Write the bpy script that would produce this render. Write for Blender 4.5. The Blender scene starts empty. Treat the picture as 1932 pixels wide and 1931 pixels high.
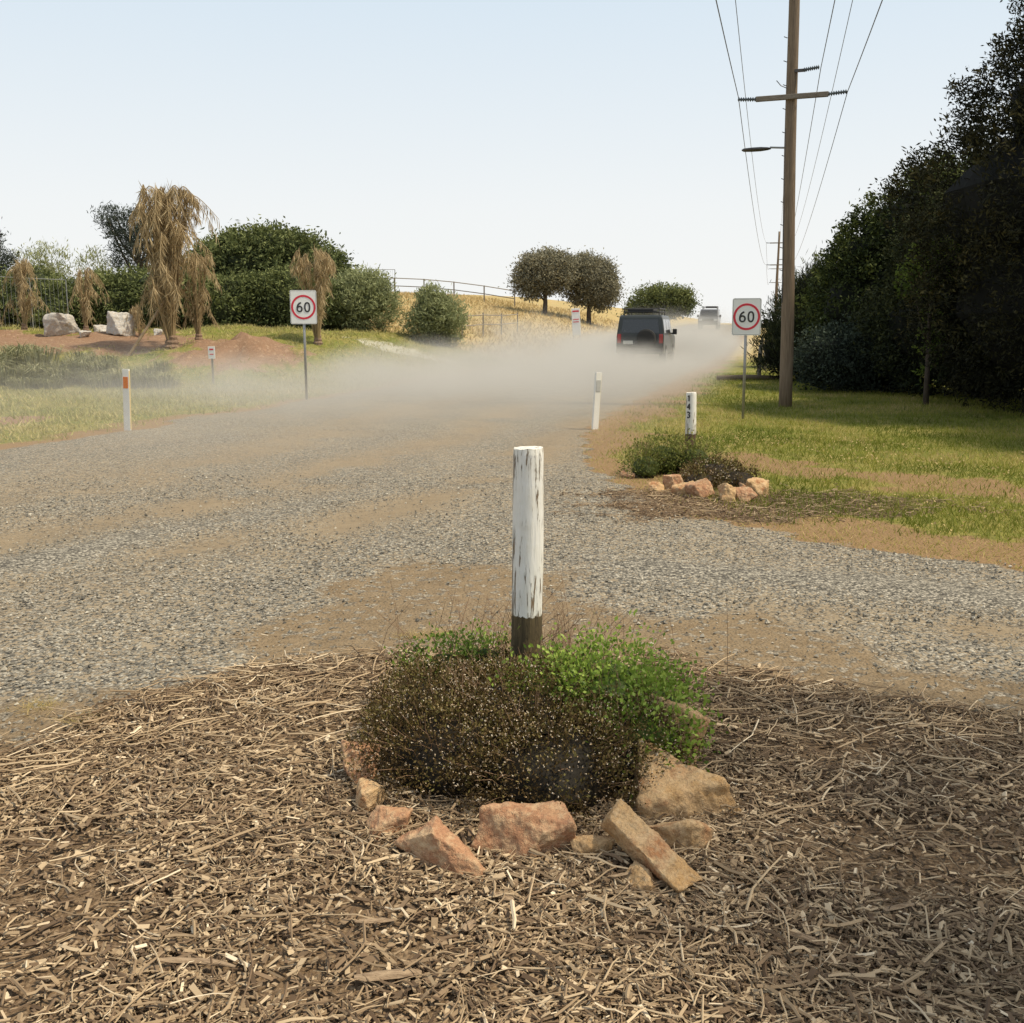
import bpy, math, numpy as np
from mathutils import Vector, Matrix
R=np.random.default_rng(11)
SC=bpy.context.scene
COL=SC.collection
# ------------------------------------------------------------------ noise
TAB=np.random.default_rng(3).random((256,256))
def vn(x,y,s=0):
    x=np.asarray(x,float)+s*17.3; y=np.asarray(y,float)+s*9.1
    xi=np.floor(x).astype(int); yi=np.floor(y).astype(int)
    fx=x-xi; fy=y-yi; fx=fx*fx*(3-2*fx); fy=fy*fy*(3-2*fy)
    a=TAB[xi%256,yi%256]; b=TAB[(xi+1)%256,yi%256]; c=TAB[xi%256,(yi+1)%256]; d=TAB[(xi+1)%256,(yi+1)%256]
    return (a*(1-fx)+b*fx)*(1-fy)+(c*(1-fx)+d*fx)*fy
def fbm(x,y,s=0,o=4):
    r=0;a=.5;t=0
    for i in range(o):
        r=r+a*vn(x*2**i,y*2**i,s+i); t+=a; a*=.5
    return r/t
def ss(a,b,x):
    t=np.clip((x-a)/(b-a),0,1); return t*t*(3-2*t)
# ------------------------------------------------------------------ terrain
def H(X,Y):
    X=np.asarray(X,float);Y=np.asarray(Y,float)
    u=X-.25*Y
    z=1.35*ss(45,130,Y)-2.4*ss(145,420,Y)
    z=z+1.2*ss(-9,-17,u)*ss(24,38,Y)
    z=z+2.0*ss(-10,-30,u)*ss(36,80,Y)-1.5*ss(-10,-30,u)*ss(95,220,Y)
    z=z+(.5*(fbm(X*.35,Y*.35,5)-.4)+.30*(fbm(X*1.6,Y*1.6,6)-.5))*ss(-11,-15,u)*ss(25,30,Y)*ss(60,45,Y)
    z=z+.85*np.exp(-((X+7.9)/1.9)**2-((Y-31)/2.2)**2)*np.clip(fbm(X*1.1,Y*1.1,3)*1.8-.35,0,1.2)
    off=np.minimum(1,ss(-3.2,-1.5,u)*ss(8,11,Y)+ss(-9.6,-11,u))
    z=z+.10*(fbm(X*.5,Y*.5,2)-.5)*off
    z=z+.05*ss(2.0,0.3,np.hypot(X-.05,Y-3.5))
    return z
def h(x,y): return float(H(x,y))
def sdpoly(X,Y,P):
    P=np.array(P,float); d=np.full(X.shape,1e9); ins=np.zeros(X.shape,bool)
    for i in range(len(P)):
        a=P[i];b=P[(i+1)%len(P)]; e=b-a
        t=np.clip(((X-a[0])*e[0]+(Y-a[1])*e[1])/(e@e),0,1)
        d=np.minimum(d,np.hypot(X-a[0]-t*e[0],Y-a[1]-t*e[1]))
        c=((a[1]>Y)!=(b[1]>Y))
        with np.errstate(divide='ignore',invalid='ignore'):
            xx=(b[0]-a[0])*(Y-a[1])/(b[1]-a[1]+1e-12)+a[0]
        ins^=(c&(X<xx))
    return np.where(ins,d,-d)   # positive inside
VR=[(0.83,11.8),(1.09,9.92),(1.48,8.65),(2.13,7.75),(2.7,7.14),(3.34,6.67),(6,5.6),(30,2),(400,60),(400,900),(225-2.9,900),(2.2,20.5),(1.1,15.9),(.95,14.6)]
ML=[(-3.4,1),(-3.1,3.0),(-2.05,3.6),(-1.72,4.2),(-1.39,4.65),(-.55,4.85),(.85,4.85),(1.30,4.5),(2.08,4.0),(3.4,3.2),(3.6,1)]
DP=[(-3.6,2.9),(-2.6,4.0),(-1.9,4.6),(-1.2,5.3),(-.74,6.95),(.1,6.7),(.85,5.8),(2.3,4.9),(4,3.9),(4,1),(-3.6,1)]
def masks(X,Y):
    u=X-.25*Y
    n1=fbm(X*1.3,Y*1.3,1); n2=fbm(X*4,Y*4,4); n3=fbm(X*.35,Y*.35,8)
    vr=sdpoly(X,Y,VR)+.5*(n2-.5)
    left=(-9.7-u)+1.2*(n1-.5)
    mul=np.clip(.5+(sdpoly(X,Y,ML)+.35*(n2-.5)+.35*(n1-.5))/.25,0,1)
    dx=(X-2.05-.25*(Y-9))/1.5; dy=(Y-9.25)/.75
    mul2=.75*np.clip(.5+(1-np.hypot(dx,dy)+1.1*(n2-.5)+.7*(n1-.5))/.55,0,1)
    verge=np.maximum(ss(-.1,.15,vr),ss(-.3,.5,left))
    gravel=1-verge
    dirt=ss(-.45,.55,sdpoly(X,Y,DP)+1.0*(n1-.5)+.5*(n2-.5))
    cx=np.where(Y<10,.62*(Y-9.9)-.3,.25*(Y-9.9)-.3)
    s=X-cx+1.1*(n3-.5)+.25*(n1-.5)
    tr=np.exp(-((s+.1)/.42)**2)+.8*np.exp(-((s+1.9)/.5)**2)+.6*np.exp(-((s+3.9)/.7)**2)
    s2=Y-(7.0-.42*X)+.4*(n1-.5)
    tr=tr+.8*np.exp(-((s2+.55)/.3)**2)*ss(1.0,1.8,X)
    tr=np.clip(tr*ss(.22,.60,n1)*1.15,0,1)
    rid=np.exp(-((s+1.0)/.32)**2)*ss(12,6,Y)+np.exp(-((s2-.2)/.35)**2)*ss(.2,1.0,X)
    g=ss(.35,1.3,vr+1.6*(n1-.55))
    strip=np.abs((Y-12.2)+(X-2.5)*1.05)/1.45
    g=g*(1-.85*ss(.95,.2,strip+1.0*(n2-.5)+.8*(n1-.5))*ss(1.6,3.0,X))
    gl=ss(.0,1.2,left)*ss(.25,.5,n1+.25)
    grass=np.maximum(g,gl)
    orange=ss(1.2,.5,np.hypot((X+7.9)/2.3,(Y-30.5)/2.9)+.9*(n2-.5)+.5*(n1-.5))+ss(1.2,.6,np.hypot((X+14.5)/5.5,(Y-33.5)/3.2)+.8*(n2-.5)+.4*(n1-.5))+.8*ss(1.2,.6,np.hypot((X+8.9)/1.4,(Y-17.6)/1.0)+.5*(n1-.5))
    orange=np.clip(orange,0,1)*ss(-9,-10,u)
    straw=ss(38,46,Y+8*(n3-.5))*ss(-9.8,-11,u)+ss(30,60,Y)*ss(-3,-2,u)*.8
    white=.8*ss(1.1,.5,np.hypot((X+3.6)/2.6,(Y-37)/1.2)+.5*(n2-.5))
    return dict(gravel=gravel,grass=grass,mulch=np.maximum(mul,mul2),dirt=dirt,track=tr,ridge=np.clip(rid,0,1),orange=orange,straw=np.clip(straw,0,1),white=white,verge=verge,left=ss(-9,-10,u),vr=vr,mul1=mul,mul2=mul2)
# ------------------------------------------------------------------ mesh builder
class MB:
    def __init__(s): s.v=[];s.f=[];s.t=[];s.n=0
    def add(s,v,f,tint=.5,mat=0):
        v=np.asarray(v,float).reshape(-1,3)
        if not isinstance(f,list): f=[f]
        for q in f:
            s.f.append((np.asarray(q,int)+s.n,mat))
        s.v.append(v); s.t.append(np.broadcast_to(np.asarray(tint,float),(len(v),))); s.n+=len(v)
    def box(s,c,size,rot=None,tint=.5,mat=0):
        v=np.array([[x,y,z] for z in(-.5,.5) for y in(-.5,.5) for x in(-.5,.5)])*np.array(size)
        if rot is not None: v=v@np.array(rot.to_3x3() if hasattr(rot,'to_3x3') else rot).T
        f=np.array([[0,2,3,1],[4,5,7,6],[0,1,5,4],[2,6,7,3],[0,4,6,2],[1,3,7,5]])
        s.add(v+np.array(c),f,tint,mat)
    def tube(s,pts,rad,n=8,tint=.5,mat=0,cap=True):
        pts=np.array(pts,float); m=len(pts); rad=np.broadcast_to(rad,(m,))
        d=np.gradient(pts,axis=0); d/=np.linalg.norm(d,axis=1)[:,None]+1e-9
        ref=np.array([0,0,1.]) if abs(d[0][2])<.8 else np.array([0,1.,0])
        a=np.cross(d,ref); a/=np.linalg.norm(a,axis=1)[:,None]; b=np.cross(d,a)
        an=np.arange(n)/n*2*np.pi
        v=pts[:,None]+rad[:,None,None]*(a[:,None]*np.cos(an)[None,:,None]+b[:,None]*np.sin(an)[None,:,None])
        i=np.arange(m-1)[:,None]*n; j=np.arange(n)[None]; k=(j+1)%n
        f=np.stack([i+j,i+k,i+n+k,i+n+j],-1).reshape(-1,4)
        fs=[f]
        if cap: fs+= [np.arange(n)[::-1][None],(np.arange(n)+(m-1)*n)[None]]
        s.add(v.reshape(-1,3),fs,tint,mat)
    def build(s,name,mats,smooth=False):
        me=bpy.data.meshes.new(name)
        v=np.concatenate(s.v); me.vertices.add(len(v)); me.vertices.foreach_set('co',v.ravel())
        lp=np.concatenate([f.ravel() for f,_ in s.f])
        tot=np.concatenate([np.full(len(f),f.shape[1]) for f,_ in s.f])
        mi=np.concatenate([np.full(len(f),m) for f,m in s.f])
        me.loops.add(len(lp)); me.loops.foreach_set('vertex_index',lp)
        me.polygons.add(len(tot)); st=np.concatenate([[0],np.cumsum(tot)[:-1]])
        me.polygons.foreach_set('loop_start',st)
        me.polygons.foreach_set('material_index',mi)
        me.polygons.foreach_set('use_smooth',np.full(len(tot),smooth))
        a=me.attributes.new('tint','FLOAT','POINT'); a.data.foreach_set('value',np.concatenate(s.t))
        for m in (mats if isinstance(mats,list) else [mats]): me.materials.append(m)
        me.update(calc_edges=True); me.validate()
        return me
def ob(name,data,parent=None,loc=(0,0,0),rot=(0,0,0),**kw):
    o=bpy.data.objects.new(name,data); COL.objects.link(o); o.location=loc; o.rotation_euler=rot
    if parent: o.parent=parent
    for k,v in kw.items(): o[k]=v
    return o
def thing(name,loc,label,cat,rot=(0,0,0),group=None):
    o=ob(name,None,None,loc,rot,label=label,category=cat)
    o.empty_display_size=.2
    if group:o['group']=group
    return o
def bev(o,w=.01,seg=2):
    m=o.modifiers.new('b','BEVEL'); m.width=w; m.segments=seg; m.limit_method='ANGLE'; return o
def nrm(a): return a/(np.linalg.norm(a,axis=-1,keepdims=True)+1e-9)
def leafquads(mb,c,d,L,W,tint,mat=0):
    n=len(c); d=nrm(d); r=nrm(np.cross(d,R.normal(size=(n,3))))
    L=np.broadcast_to(L,(n,))[:,None]; W=np.broadcast_to(W,(n,))[:,None]
    v=np.stack([c-d*L*.5,c+r*W*.5,c+d*L*.5,c-r*W*.5],1)
    mb.add(v,np.arange(n*4).reshape(n,4),np.repeat(np.broadcast_to(tint,(n,)),4),mat)
# ------------------------------------------------------------------ materials
def nm(name):
    m=bpy.data.materials.new(name); m.use_nodes=True; nt=m.node_tree
    return m,nt,nt.nodes['Principled BSDF'],nt.nodes['Material Output']
def rgba(c): return (c[0],c[1],c[2],1)
def N(nt,t,**k):
    n=nt.nodes.new(t)
    for a,b in k.items(): setattr(n,a,b)
    return n
def ramp(nt,stops,fac):
    n=nt.nodes.new('ShaderNodeValToRGB'); e=n.color_ramp.elements
    while len(e)>1: e.remove(e[-1])
    e[0].position=stops[0][0]; e[0].color=rgba(stops[0][1])
    for p,c in stops[1:]:
        q=e.new(p); q.color=rgba(c)
    nt.links.new(fac,n.inputs[0]); return n.outputs[0]
def g(x): return (x,x,x)
def mix(nt,f,a,b,bt='MIX'):
    n=nt.nodes.new('ShaderNodeMix'); n.data_type='RGBA'; n.blend_type=bt
    for s,v in ((0,f),(6,a),(7,b)):
        if isinstance(v,(int,float)): n.inputs[s].default_value=v
        elif isinstance(v,tuple): n.inputs[s].default_value=rgba(v)
        else: nt.links.new(v,n.inputs[s])
    return n.outputs[2]
def mth(nt,op,a,b=None,c=None,clamp=False):
    n=nt.nodes.new('ShaderNodeMath'); n.operation=op; n.use_clamp=clamp
    for i,v in enumerate((a,b,c)):
        if v is None: continue
        if isinstance(v,(int,float)): n.inputs[i].default_value=v
        else: nt.links.new(v,n.inputs[i])
    return n.outputs[0]
def noise(nt,vec,scale,detail=4,rough=.6):
    n=N(nt,'ShaderNodeTexNoise'); n.inputs['Scale'].default_value=scale; n.inputs['Detail'].default_value=detail; n.inputs['Roughness'].default_value=rough
    nt.links.new(vec,n.inputs['Vector']); return n.outputs['Fac']
def bump(nt,hh,st,dist,p):
    b=N(nt,'ShaderNodeBump'); b.inputs['Strength'].default_value=st; b.inputs['Distance'].default_value=dist
    nt.links.new(hh,b.inputs['Height']); nt.links.new(b.outputs[0],p.inputs['Normal'])
def surf(name,c1,c2=None,scale=5,rough=.7,bst=.3,bd=.01,metal=0,stretch=None,bscale=None,coat=0):
    m,nt,p,o=nm(name)
    c2=c2 or tuple(x*.8 for x in c1)
    tc=N(nt,'ShaderNodeTexCoord').outputs['Object']
    if stretch:
        mp=N(nt,'ShaderNodeMapping'); mp.inputs['Scale'].default_value=stretch; nt.links.new(tc,mp.inputs[0]); tc=mp.outputs[0]
    f=noise(nt,tc,scale)
    col=ramp(nt,[(.3,c1),(.7,c2)],f); nt.links.new(col,p.inputs['Base Color'])
    p.inputs['Roughness'].default_value=rough; p.inputs['Metallic'].default_value=metal
    if coat: p.inputs['Coat Weight'].default_value=coat
    if bst>0: bump(nt,noise(nt,tc,bscale or scale*4),bst,bd,p)
    return m
def tintm(name,stops,rough=.75,trans=0.0):
    m,nt,p,o=nm(name)
    a=N(nt,'ShaderNodeAttribute',attribute_name='tint').outputs['Fac']
    col=ramp(nt,stops,a); nt.links.new(col,p.inputs['Base Color']); p.inputs['Roughness'].default_value=rough
    p.inputs['Specular IOR Level'].default_value=.25
    if trans>0:
        t=N(nt,'ShaderNodeBsdfTranslucent'); nt.links.new(col,t.inputs[0])
        ms=N(nt,'ShaderNodeMixShader'); ms.inputs[0].default_value=trans
        nt.links.new(p.outputs[0],ms.inputs[1]); nt.links.new(t.outputs[0],ms.inputs[2]); nt.links.new(ms.outputs[0],o.inputs[0])
    return m
def ground_mat():
    m,nt,p,o=nm('ground_surface')
    L=nt.links
    tc=N(nt,'ShaderNodeTexCoord').outputs['Object']
    A=N(nt,'ShaderNodeAttribute',attribute_name='m1'); B=N(nt,'ShaderNodeAttribute',attribute_name='m2'); C=N(nt,'ShaderNodeAttribute',attribute_name='m3')
    sa=N(nt,'ShaderNodeSeparateColor'); sb=N(nt,'ShaderNodeSeparateColor'); sc=N(nt,'ShaderNodeSeparateColor')
    L.new(A.outputs['Color'],sa.inputs[0]);L.new(B.outputs['Color'],sb.inputs[0]);L.new(C.outputs['Color'],sc.inputs[0])
    grav,grass,mul=sa.outputs; trk,orange,straw=sb.outputs; dirt,ridge,white=sc.outputs
    nb=noise(nt,tc,.9,5); nmid=noise(nt,tc,7,5,.7); nf=noise(nt,tc,60,4,.7)
    def edge(mk,src,k=.7):
        t=mth(nt,'SUBTRACT',src,.5); t=mth(nt,'MULTIPLY_ADD',t,k,mk); t=mth(nt,'SUBTRACT',t,.35); return mth(nt,'MULTIPLY',t,3.3,clamp=True)
    v=N(nt,'ShaderNodeTexVoronoi'); v.inputs['Scale'].default_value=58; L.new(tc,v.inputs['Vector'])
    v2=N(nt,'ShaderNodeTexVoronoi'); v2.inputs['Scale'].default_value=24; L.new(tc,v2.inputs['Vector'])
    sv=N(nt,'ShaderNodeSeparateColor'); L.new(v.outputs['Color'],sv.inputs[0])
    sv2=N(nt,'ShaderNodeSeparateColor'); L.new(v2.outputs['Color'],sv2.inputs[0])
    stone=ramp(nt,[(0,(.085,.078,.068)),(.35,(.205,.187,.155)),(.7,(.31,.28,.225)),(1,(.52,.47,.38))],sv.outputs[0])
    edged=ramp(nt,[(0.0,g(1)),(.45,g(.95)),(.75,g(.45))],v.outputs['Distance'])
    stone=mix(nt,1.0,stone,edged,'MULTIPLY')
    dust=ramp(nt,[(.3,(.32,.262,.182)),(.7,(.24,.19,.13))],nmid)
    soil=ramp(nt,[(.25,(.18,.128,.073)),(.55,(.255,.187,.112)),(.8,(.34,.26,.165))],nmid)
    soil=mix(nt,mth(nt,'MULTIPLY',nf,.5),soil,(.13,.085,.045))
    cover=mth(nt,'MULTIPLY_ADD',trk,-.60,mth(nt,'MULTIPLY_ADD',ridge,.40,mth(nt,'MULTIPLY_ADD',nb,1.1,.14)))
    thr=mth(nt,'LESS_THAN',sv.outputs[1],cover)
    gcol=mix(nt,thr,dust,stone)
    gcol=mix(nt,mth(nt,'MULTIPLY',trk,.5,clamp=True),gcol,(.205,.15,.09))
    dd=mth(nt,'MULTIPLY',edge(dirt,nb),.86,clamp=True)
    sp=mth(nt,'LESS_THAN',sv2.outputs[1],.20)
    soilp=mix(nt,mth(nt,'MULTIPLY',sp,.7),soil,stone)
    road=mix(nt,dd,gcol,soilp)
    gr=ramp(nt,[(.25,(.075,.10,.016)),(.5,(.15,.165,.032)),(.75,(.26,.225,.055))],nmid)
    gr=mix(nt,mth(nt,'MULTIPLY',edge(nb,nmid,.8),.55),gr,(.34,.265,.10))
    stw=ramp(nt,[(.3,(.50,.36,.18)),(.6,(.42,.33,.15)),(.8,(.31,.29,.12))],nb)
    stw=mix(nt,mth(nt,'MULTIPLY',nf,.3),stw,(.28,.21,.09))
    verge=mix(nt,mth(nt,'MULTIPLY',nf,.8),(.33,.215,.11),(.14,.088,.05))
    verge=mix(nt,edge(grass,nmid,.9),verge,gr)
    verge=mix(nt,edge(straw,nb,.6),verge,stw)
    org=ramp(nt,[(.3,(.38,.235,.145)),(.5,(.24,.145,.09)),(.68,(.46,.32,.21)),(.8,(.30,.2,.13))],nmid)
    org=mix(nt,mth(nt,'MULTIPLY',nf,.6),org,(.20,.125,.08))
    verge=mix(nt,edge(orange,nmid,.9),verge,org)
    verge=mix(nt,mth(nt,'MULTIPLY',edge(white,nmid,.9),.6),verge,(.55,.52,.45))
    col=mix(nt,edge(grav,nmid,.8),verge,road)
    mc=ramp(nt,[(.3,(.065,.042,.026)),(.5,(.16,.108,.064)),(.7,(.30,.215,.135))],nf)
    col=mix(nt,edge(mul,nf,.9),col,mc)
    L.new(col,p.inputs['Base Color']); p.inputs['Roughness'].default_value=.95; p.inputs['Specular IOR Level'].default_value=.1
    hgt=mth(nt,'MULTIPLY',mth(nt,'SUBTRACT',1,v.outputs['Distance']),mth(nt,'MULTIPLY_ADD',thr,.8,.2))
    hgt=mth(nt,'MULTIPLY_ADD',nf,.6,hgt)
    bump(nt,hgt,.85,.014,p)
    return m
GM=ground_mat()
# ------------------------------------------------------------------ ground sheets
def axis(lo,hi,c0,c1,step,gr):
    a=list(np.arange(c0,c1,step)); s=step
    while a[-1]<hi: s*=gr; a.append(a[-1]+s)
    b=[];x=c0;s=step
    while x>lo: s*=gr; x-=s; b.append(x)
    return np.array(b[::-1]+a)
gx=axis(-900,900,-5.5,6.5,.07,1.04)
gy=axis(-40,1500,1.8,12,.06,1.018)
GX,GY=np.meshgrid(gx,gy); GX=GX.ravel();GY=GY.ravel()
M=masks(GX,GY)
GZ=H(GX,GY)+.02*M['ridge']*(1-M['verge'])-.012*M['track']*(1-M['verge'])+.012*(fbm(GX*6,GY*6,7)-.5)*ss(30,10,GY)
nx=len(gx);ny=len(gy)
I=(np.arange(ny-1)[:,None]*nx+np.arange(nx-1)[None]).ravel()
Q=np.stack([I,I+1,I+nx+1,I+nx],1)
def gmesh(name,sel,dz):
    q=Q[sel]; used=np.unique(q); rm=np.zeros(nx*ny,int); rm[used]=np.arange(len(used))
    mb=MB(); mb.add(np.stack([GX[used],GY[used],GZ[used]+dz],1),rm[q]); me=mb.build(name,GM,True)
    for nme,ks in (('m1',('gravel','grass','mulch')),('m2',('track','orange','straw')),('m3',('dirt','ridge','white'))):
        a=me.attributes.new(nme,'FLOAT_COLOR','POINT')
        c=np.ones((len(used),4)); 
        for i,k in enumerate(ks): c[:,i]=M[k][used]
        a.data.foreach_set('color',c.ravel().astype(np.float32))
    return ob(name,me,kind='structure')
gmesh('ground',np.ones(len(Q),bool),0)
rs=(M['verge'][Q].mean(1)<.5)&(M['mul1'][Q].mean(1)<.5)&(GY[Q[:,0]]>1.5)&(GY[Q[:,0]]<400)
gmesh('gravel_road',rs,.004)
# ------------------------------------------------------------------ mulch
woodM=tintm('wood_chip',[(0,(.06,.037,.022)),(.3,(.175,.117,.07)),(.6,(.35,.255,.155)),(.85,(.53,.41,.265)),(1,(.71,.60,.44))],.8)
def chips(mb,X,Y,L,W,T,pit=.25,zj=.02):
    n=len(X); z=H(X,Y)+R.random(n)*zj+.003
    a=R.random(n)*2*np.pi; pt=R.normal(size=n)*pit
    u=np.stack([np.cos(a)*np.cos(pt),np.sin(a)*np.cos(pt),np.sin(pt)],1)
    w=nrm(np.stack([R.normal(size=n)*.35,R.normal(size=n)*.35,np.ones(n)],1)); v=nrm(np.cross(w,u)); w=np.cross(u,v)
    c=np.stack([X,Y,z],1)
    vs=[]
    for sz in(-1,1):
        for sy in(-1,1):
            for sx in(-1,1):
                tp=1-.6*R.random(n)
                vs.append(c+u*(sx*L/2*(1-.25*R.random(n)))[:,None]+v*(sy*W/2*tp)[:,None]+w*(sz*T/2)[:,None])
    V=np.stack(vs,1); F=np.array([[4,5,7,6],[0,1,5,4],[2,6,7,3],[0,4,6,2],[1,3,7,5]])
    FF=(np.arange(n)[:,None,None]*8+F[None]).reshape(-1,4)
    t=np.clip(R.beta(1.7,2.1,n)+.02-.24*(.5-fbm(X*2.5,Y*2.5,12)),0,1)
    mb.add(V.reshape(-1,3),FF,np.repeat(t,8))
def sticks(mb,X,Y,L,Rd,zj=.03):
    n=len(X); a=R.random(n)*2*np.pi; cu=R.normal(size=n)*.13
    z=H(X,Y)+R.random(n)*zj+.006
    s=np.array([-.5,-.17,.17,.5]); P=[]
    for i,k in enumerate(s):
        al=a+cu*k*2
        off=R.normal(size=(n,3))*(L*.013)[:,None]
        P.append(np.stack([X+np.cos(al)*L*k,Y+np.sin(al)*L*k,z+np.abs(R.normal(size=n))*.007],1)+off)
    P=np.stack(P,1); P[:,:,2]=np.maximum(P[:,:,2],(H(P[:,:,0],P[:,:,1])+.004))
    side=np.stack([-np.sin(a),np.cos(a),0*a],1)[:,None]; up=np.array([0,0,1.])[None,None]
    rr=(Rd[:,None]*np.array([1,.95,.85,.6])[None])[:,:,None]
    ring=np.stack([P+side*rr,P+up*rr,P-side*rr,P-up*rr],2)
    i=np.arange(3)[:,None]*4;j=np.arange(4)[None];k=(j+1)%4
    F=np.stack([i+j,i+k,i+4+k,i+4+j],-1).reshape(-1,4); F=np.concatenate([F,[[0,3,2,1],[12,13,14,15]]])
    FF=(np.arange(n)[:,None,None]*16+F[None]).reshape(-1,4)
    t=np.clip(R.beta(2.2,2,n),0,1)
    mb.add(ring.reshape(-1,3),FF,np.repeat(t,16))
def sample(n,x0,x1,y0,y1,fn,pw=1.2):
    X=[];Y=[];c=0
    while c<n:
        x=R.uniform(x0,x1,n*2);y=R.uniform(y0,y1,n*2)
        k=(R.random(n*2)<(y0/y)**pw)&(R.random(n*2)<fn(x,y)); X.append(x[k]);Y.append(y[k]);c+=k.sum()
    return np.concatenate(X)[:n],np.concatenate(Y)[:n]
def inm(x,y):
    m=masks(x,y); return m['mul1']*(.3+.7*ss(.36,.5,fbm(x*2.2,y*2.2,6)))
mb=MB()
X,Y=sample(58000,-2.3,2.3,2.0,4.95,inm); n=len(X)
chips(mb,X,Y,R.lognormal(-3.5,.55,n).clip(.008,.09),R.lognormal(-4.9,.55,n).clip(.0025,.024),R.uniform(.001,.005,n))
X,Y=sample(6400,-2.3,2.3,2.0,4.95,inm); n=len(X)
sticks(mb,X,Y,R.lognormal(-2.5,.5,n).clip(.04,.32),R.lognormal(-6.15,.5,n).clip(.0009,.006))
fr=lambda x,y: masks(x,y)['mul1']*np.exp(-np.maximum(0,sdpoly(x,y,ML))/.35)
X,Y=sample(900,-2.2,2.0,3.2,4.95,fr,0); n=len(X); sticks(mb,X,Y,R.uniform(.12,.36,n),R.uniform(.002,.004,n),.035)
fm=lambda x,y: np.clip(masks(x,y)['gravel']*np.exp(-np.maximum(0,-sdpoly(x,y,ML))/.25),0,1)
X,Y=sample(2600,-2.6,2.8,2.5,6.2,fm,0); n=len(X)
chips(mb,X,Y,R.lognormal(-3.7,.5,n).clip(.006,.06),R.lognormal(-5.2,.4,n).clip(.002,.01),R.uniform(.001,.003,n),.1,.003)
ob('bark_mulch',mb.build('bark_mulch',woodM),kind='stuff',label='loose tan bark and twig mulch spread over the bed')
mb=MB(); f2=lambda x,y: masks(x,y)['mul2']
X,Y=sample(4200,.3,4.4,8,10.8,f2,0); n=len(X); chips(mb,X,Y,R.uniform(.02,.08,n),R.uniform(.004,.012,n),R.uniform(.002,.004,n)); mb.t[-1]=mb.t[-1]*.8
X,Y=sample(500,.3,4.4,8,10.8,f2,0); n=len(X); sticks(mb,X,Y,R.uniform(.06,.2,n),R.uniform(.002,.004,n)); mb.t[-1]=mb.t[-1]*.85
ob('bark_mulch',mb.build('bark_mulch_far',woodM),kind='stuff',label='thin bark mulch patch around the second post bed')
barkM=surf('bark_piece',(.40,.29,.18),(.17,.11,.065),30,.9,.6,.004,stretch=(1,6,6))
for i,(x,y,l,w,a) in enumerate([(-.30,2.30,.16,.035,.05),(-.78,2.36,.20,.022,-.15),(-.03,2.62,.07,.025,-.4),(-.36,2.52,.10,.022,.3),(.33,2.75,.13,.012,.5),(-.12,2.50,.05,.03,1.0),(-1.05,2.75,.12,.02,.8),(.75,2.45,.09,.025,-.7),(1.05,2.6,.10,.02,.4)]):
    mb=MB(); k=7; xs=np.linspace(-.5,.5,k)*l
    mb.tube(np.stack([xs,.01*np.sin(xs*20+i),0*xs],1),w*.5*np.array([.5,.9,1,.95,1,.8,.4]),7)
    v=mb.v[0]; v[:,2]*=.45; v+=R.normal(size=v.shape)*.0008
    ob('bark_piece',mb.build('bark_piece',barkM),None,(x,y,h(x,y)+.027),(0,0.03,a),label='loose split piece of bark on the mulch',category='wood',group='larger bark pieces on the mulch')
# ------------------------------------------------------------------ gravel stones
stM=tintm('gravel_stone',[(0,(.075,.07,.06)),(.4,(.205,.188,.155)),(.75,(.36,.325,.26)),(1,(.60,.55,.45))],.9)
mb=MB()
def fg(x,y):
    m=masks(x,y); return np.clip(m['gravel']*(1-m['mul1'])*(1-.88*m['dirt'])*(1-.8*m['track'])*(.25+.75*m['ridge'])*(.3+fbm(x*3,y*3,2)),0,1)
X,Y=sample(46000,-5,5.5,2.6,11,fg,1.5); n=len(X)
s=R.lognormal(-5.0,.38,n).clip(.003,.015)
base=np.array([[1,0,0],[0,1,0],[-1,0,0],[0,-1,0],[0,0,.8],[0,0,-.6]],float)
V=base[None]*s[:,None,None]*R.uniform(.6,1.2,(n,6,1)); a=R.random(n)*6.28
ca,sa=np.cos(a),np.sin(a); V=np.stack([V[:,:,0]*ca[:,None]-V[:,:,1]*sa[:,None],V[:,:,0]*sa[:,None]+V[:,:,1]*ca[:,None],V[:,:,2]],-1)
V+=R.normal(size=V.shape)*s[:,None,None]*.2
V+=np.stack([X,Y,H(X,Y)+.006+s*.3],1)[:,None]
F=np.array([[0,1,4],[1,2,4],[2,3,4],[3,0,4],[1,0,5],[2,1,5],[3,2,5],[0,3,5]])
mb.add(V.reshape(-1,3),(np.arange(n)[:,None,None]*6+F[None]).reshape(-1,3),np.repeat(R.beta(2,2.2,n),6))
ob('loose_gravel',mb.build('loose_gravel',stM),kind='stuff',label='loose grey crushed gravel on the road')
# ------------------------------------------------------------------ grass
def blades(mb,X,Y,L,W,lean,tint,zoff=0):
    n=len(X); b=np.stack([X,Y,H(X,Y)+zoff],1); a=R.random(n)*6.28
    s=np.stack([np.cos(a),np.sin(a),0*a],1)*(W/2)[:,None]
    tip=b+np.stack([R.normal(size=n)*lean*L,R.normal(size=n)*lean*L,L],1)
    mb.add(np.stack([b-s,b+s,tip],1).reshape(-1,3),np.arange(n*3).reshape(n,3),np.repeat(tint,3))
gM=tintm('grass_blade',[(0,(.08,.11,.012)),(.35,(.18,.205,.028)),(.6,(.32,.31,.06)),(.8,(.43,.34,.13)),(1,(.54,.41,.19))],.7,.35)
mb=MB()
fgr=lambda x,y: np.clip(masks(x,y)['grass'],0,1)*(x-.25*y>-3.2)
X,Y=sample(90000,.7,11,6.5,34,fgr,1.6); n=len(X)
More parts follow.
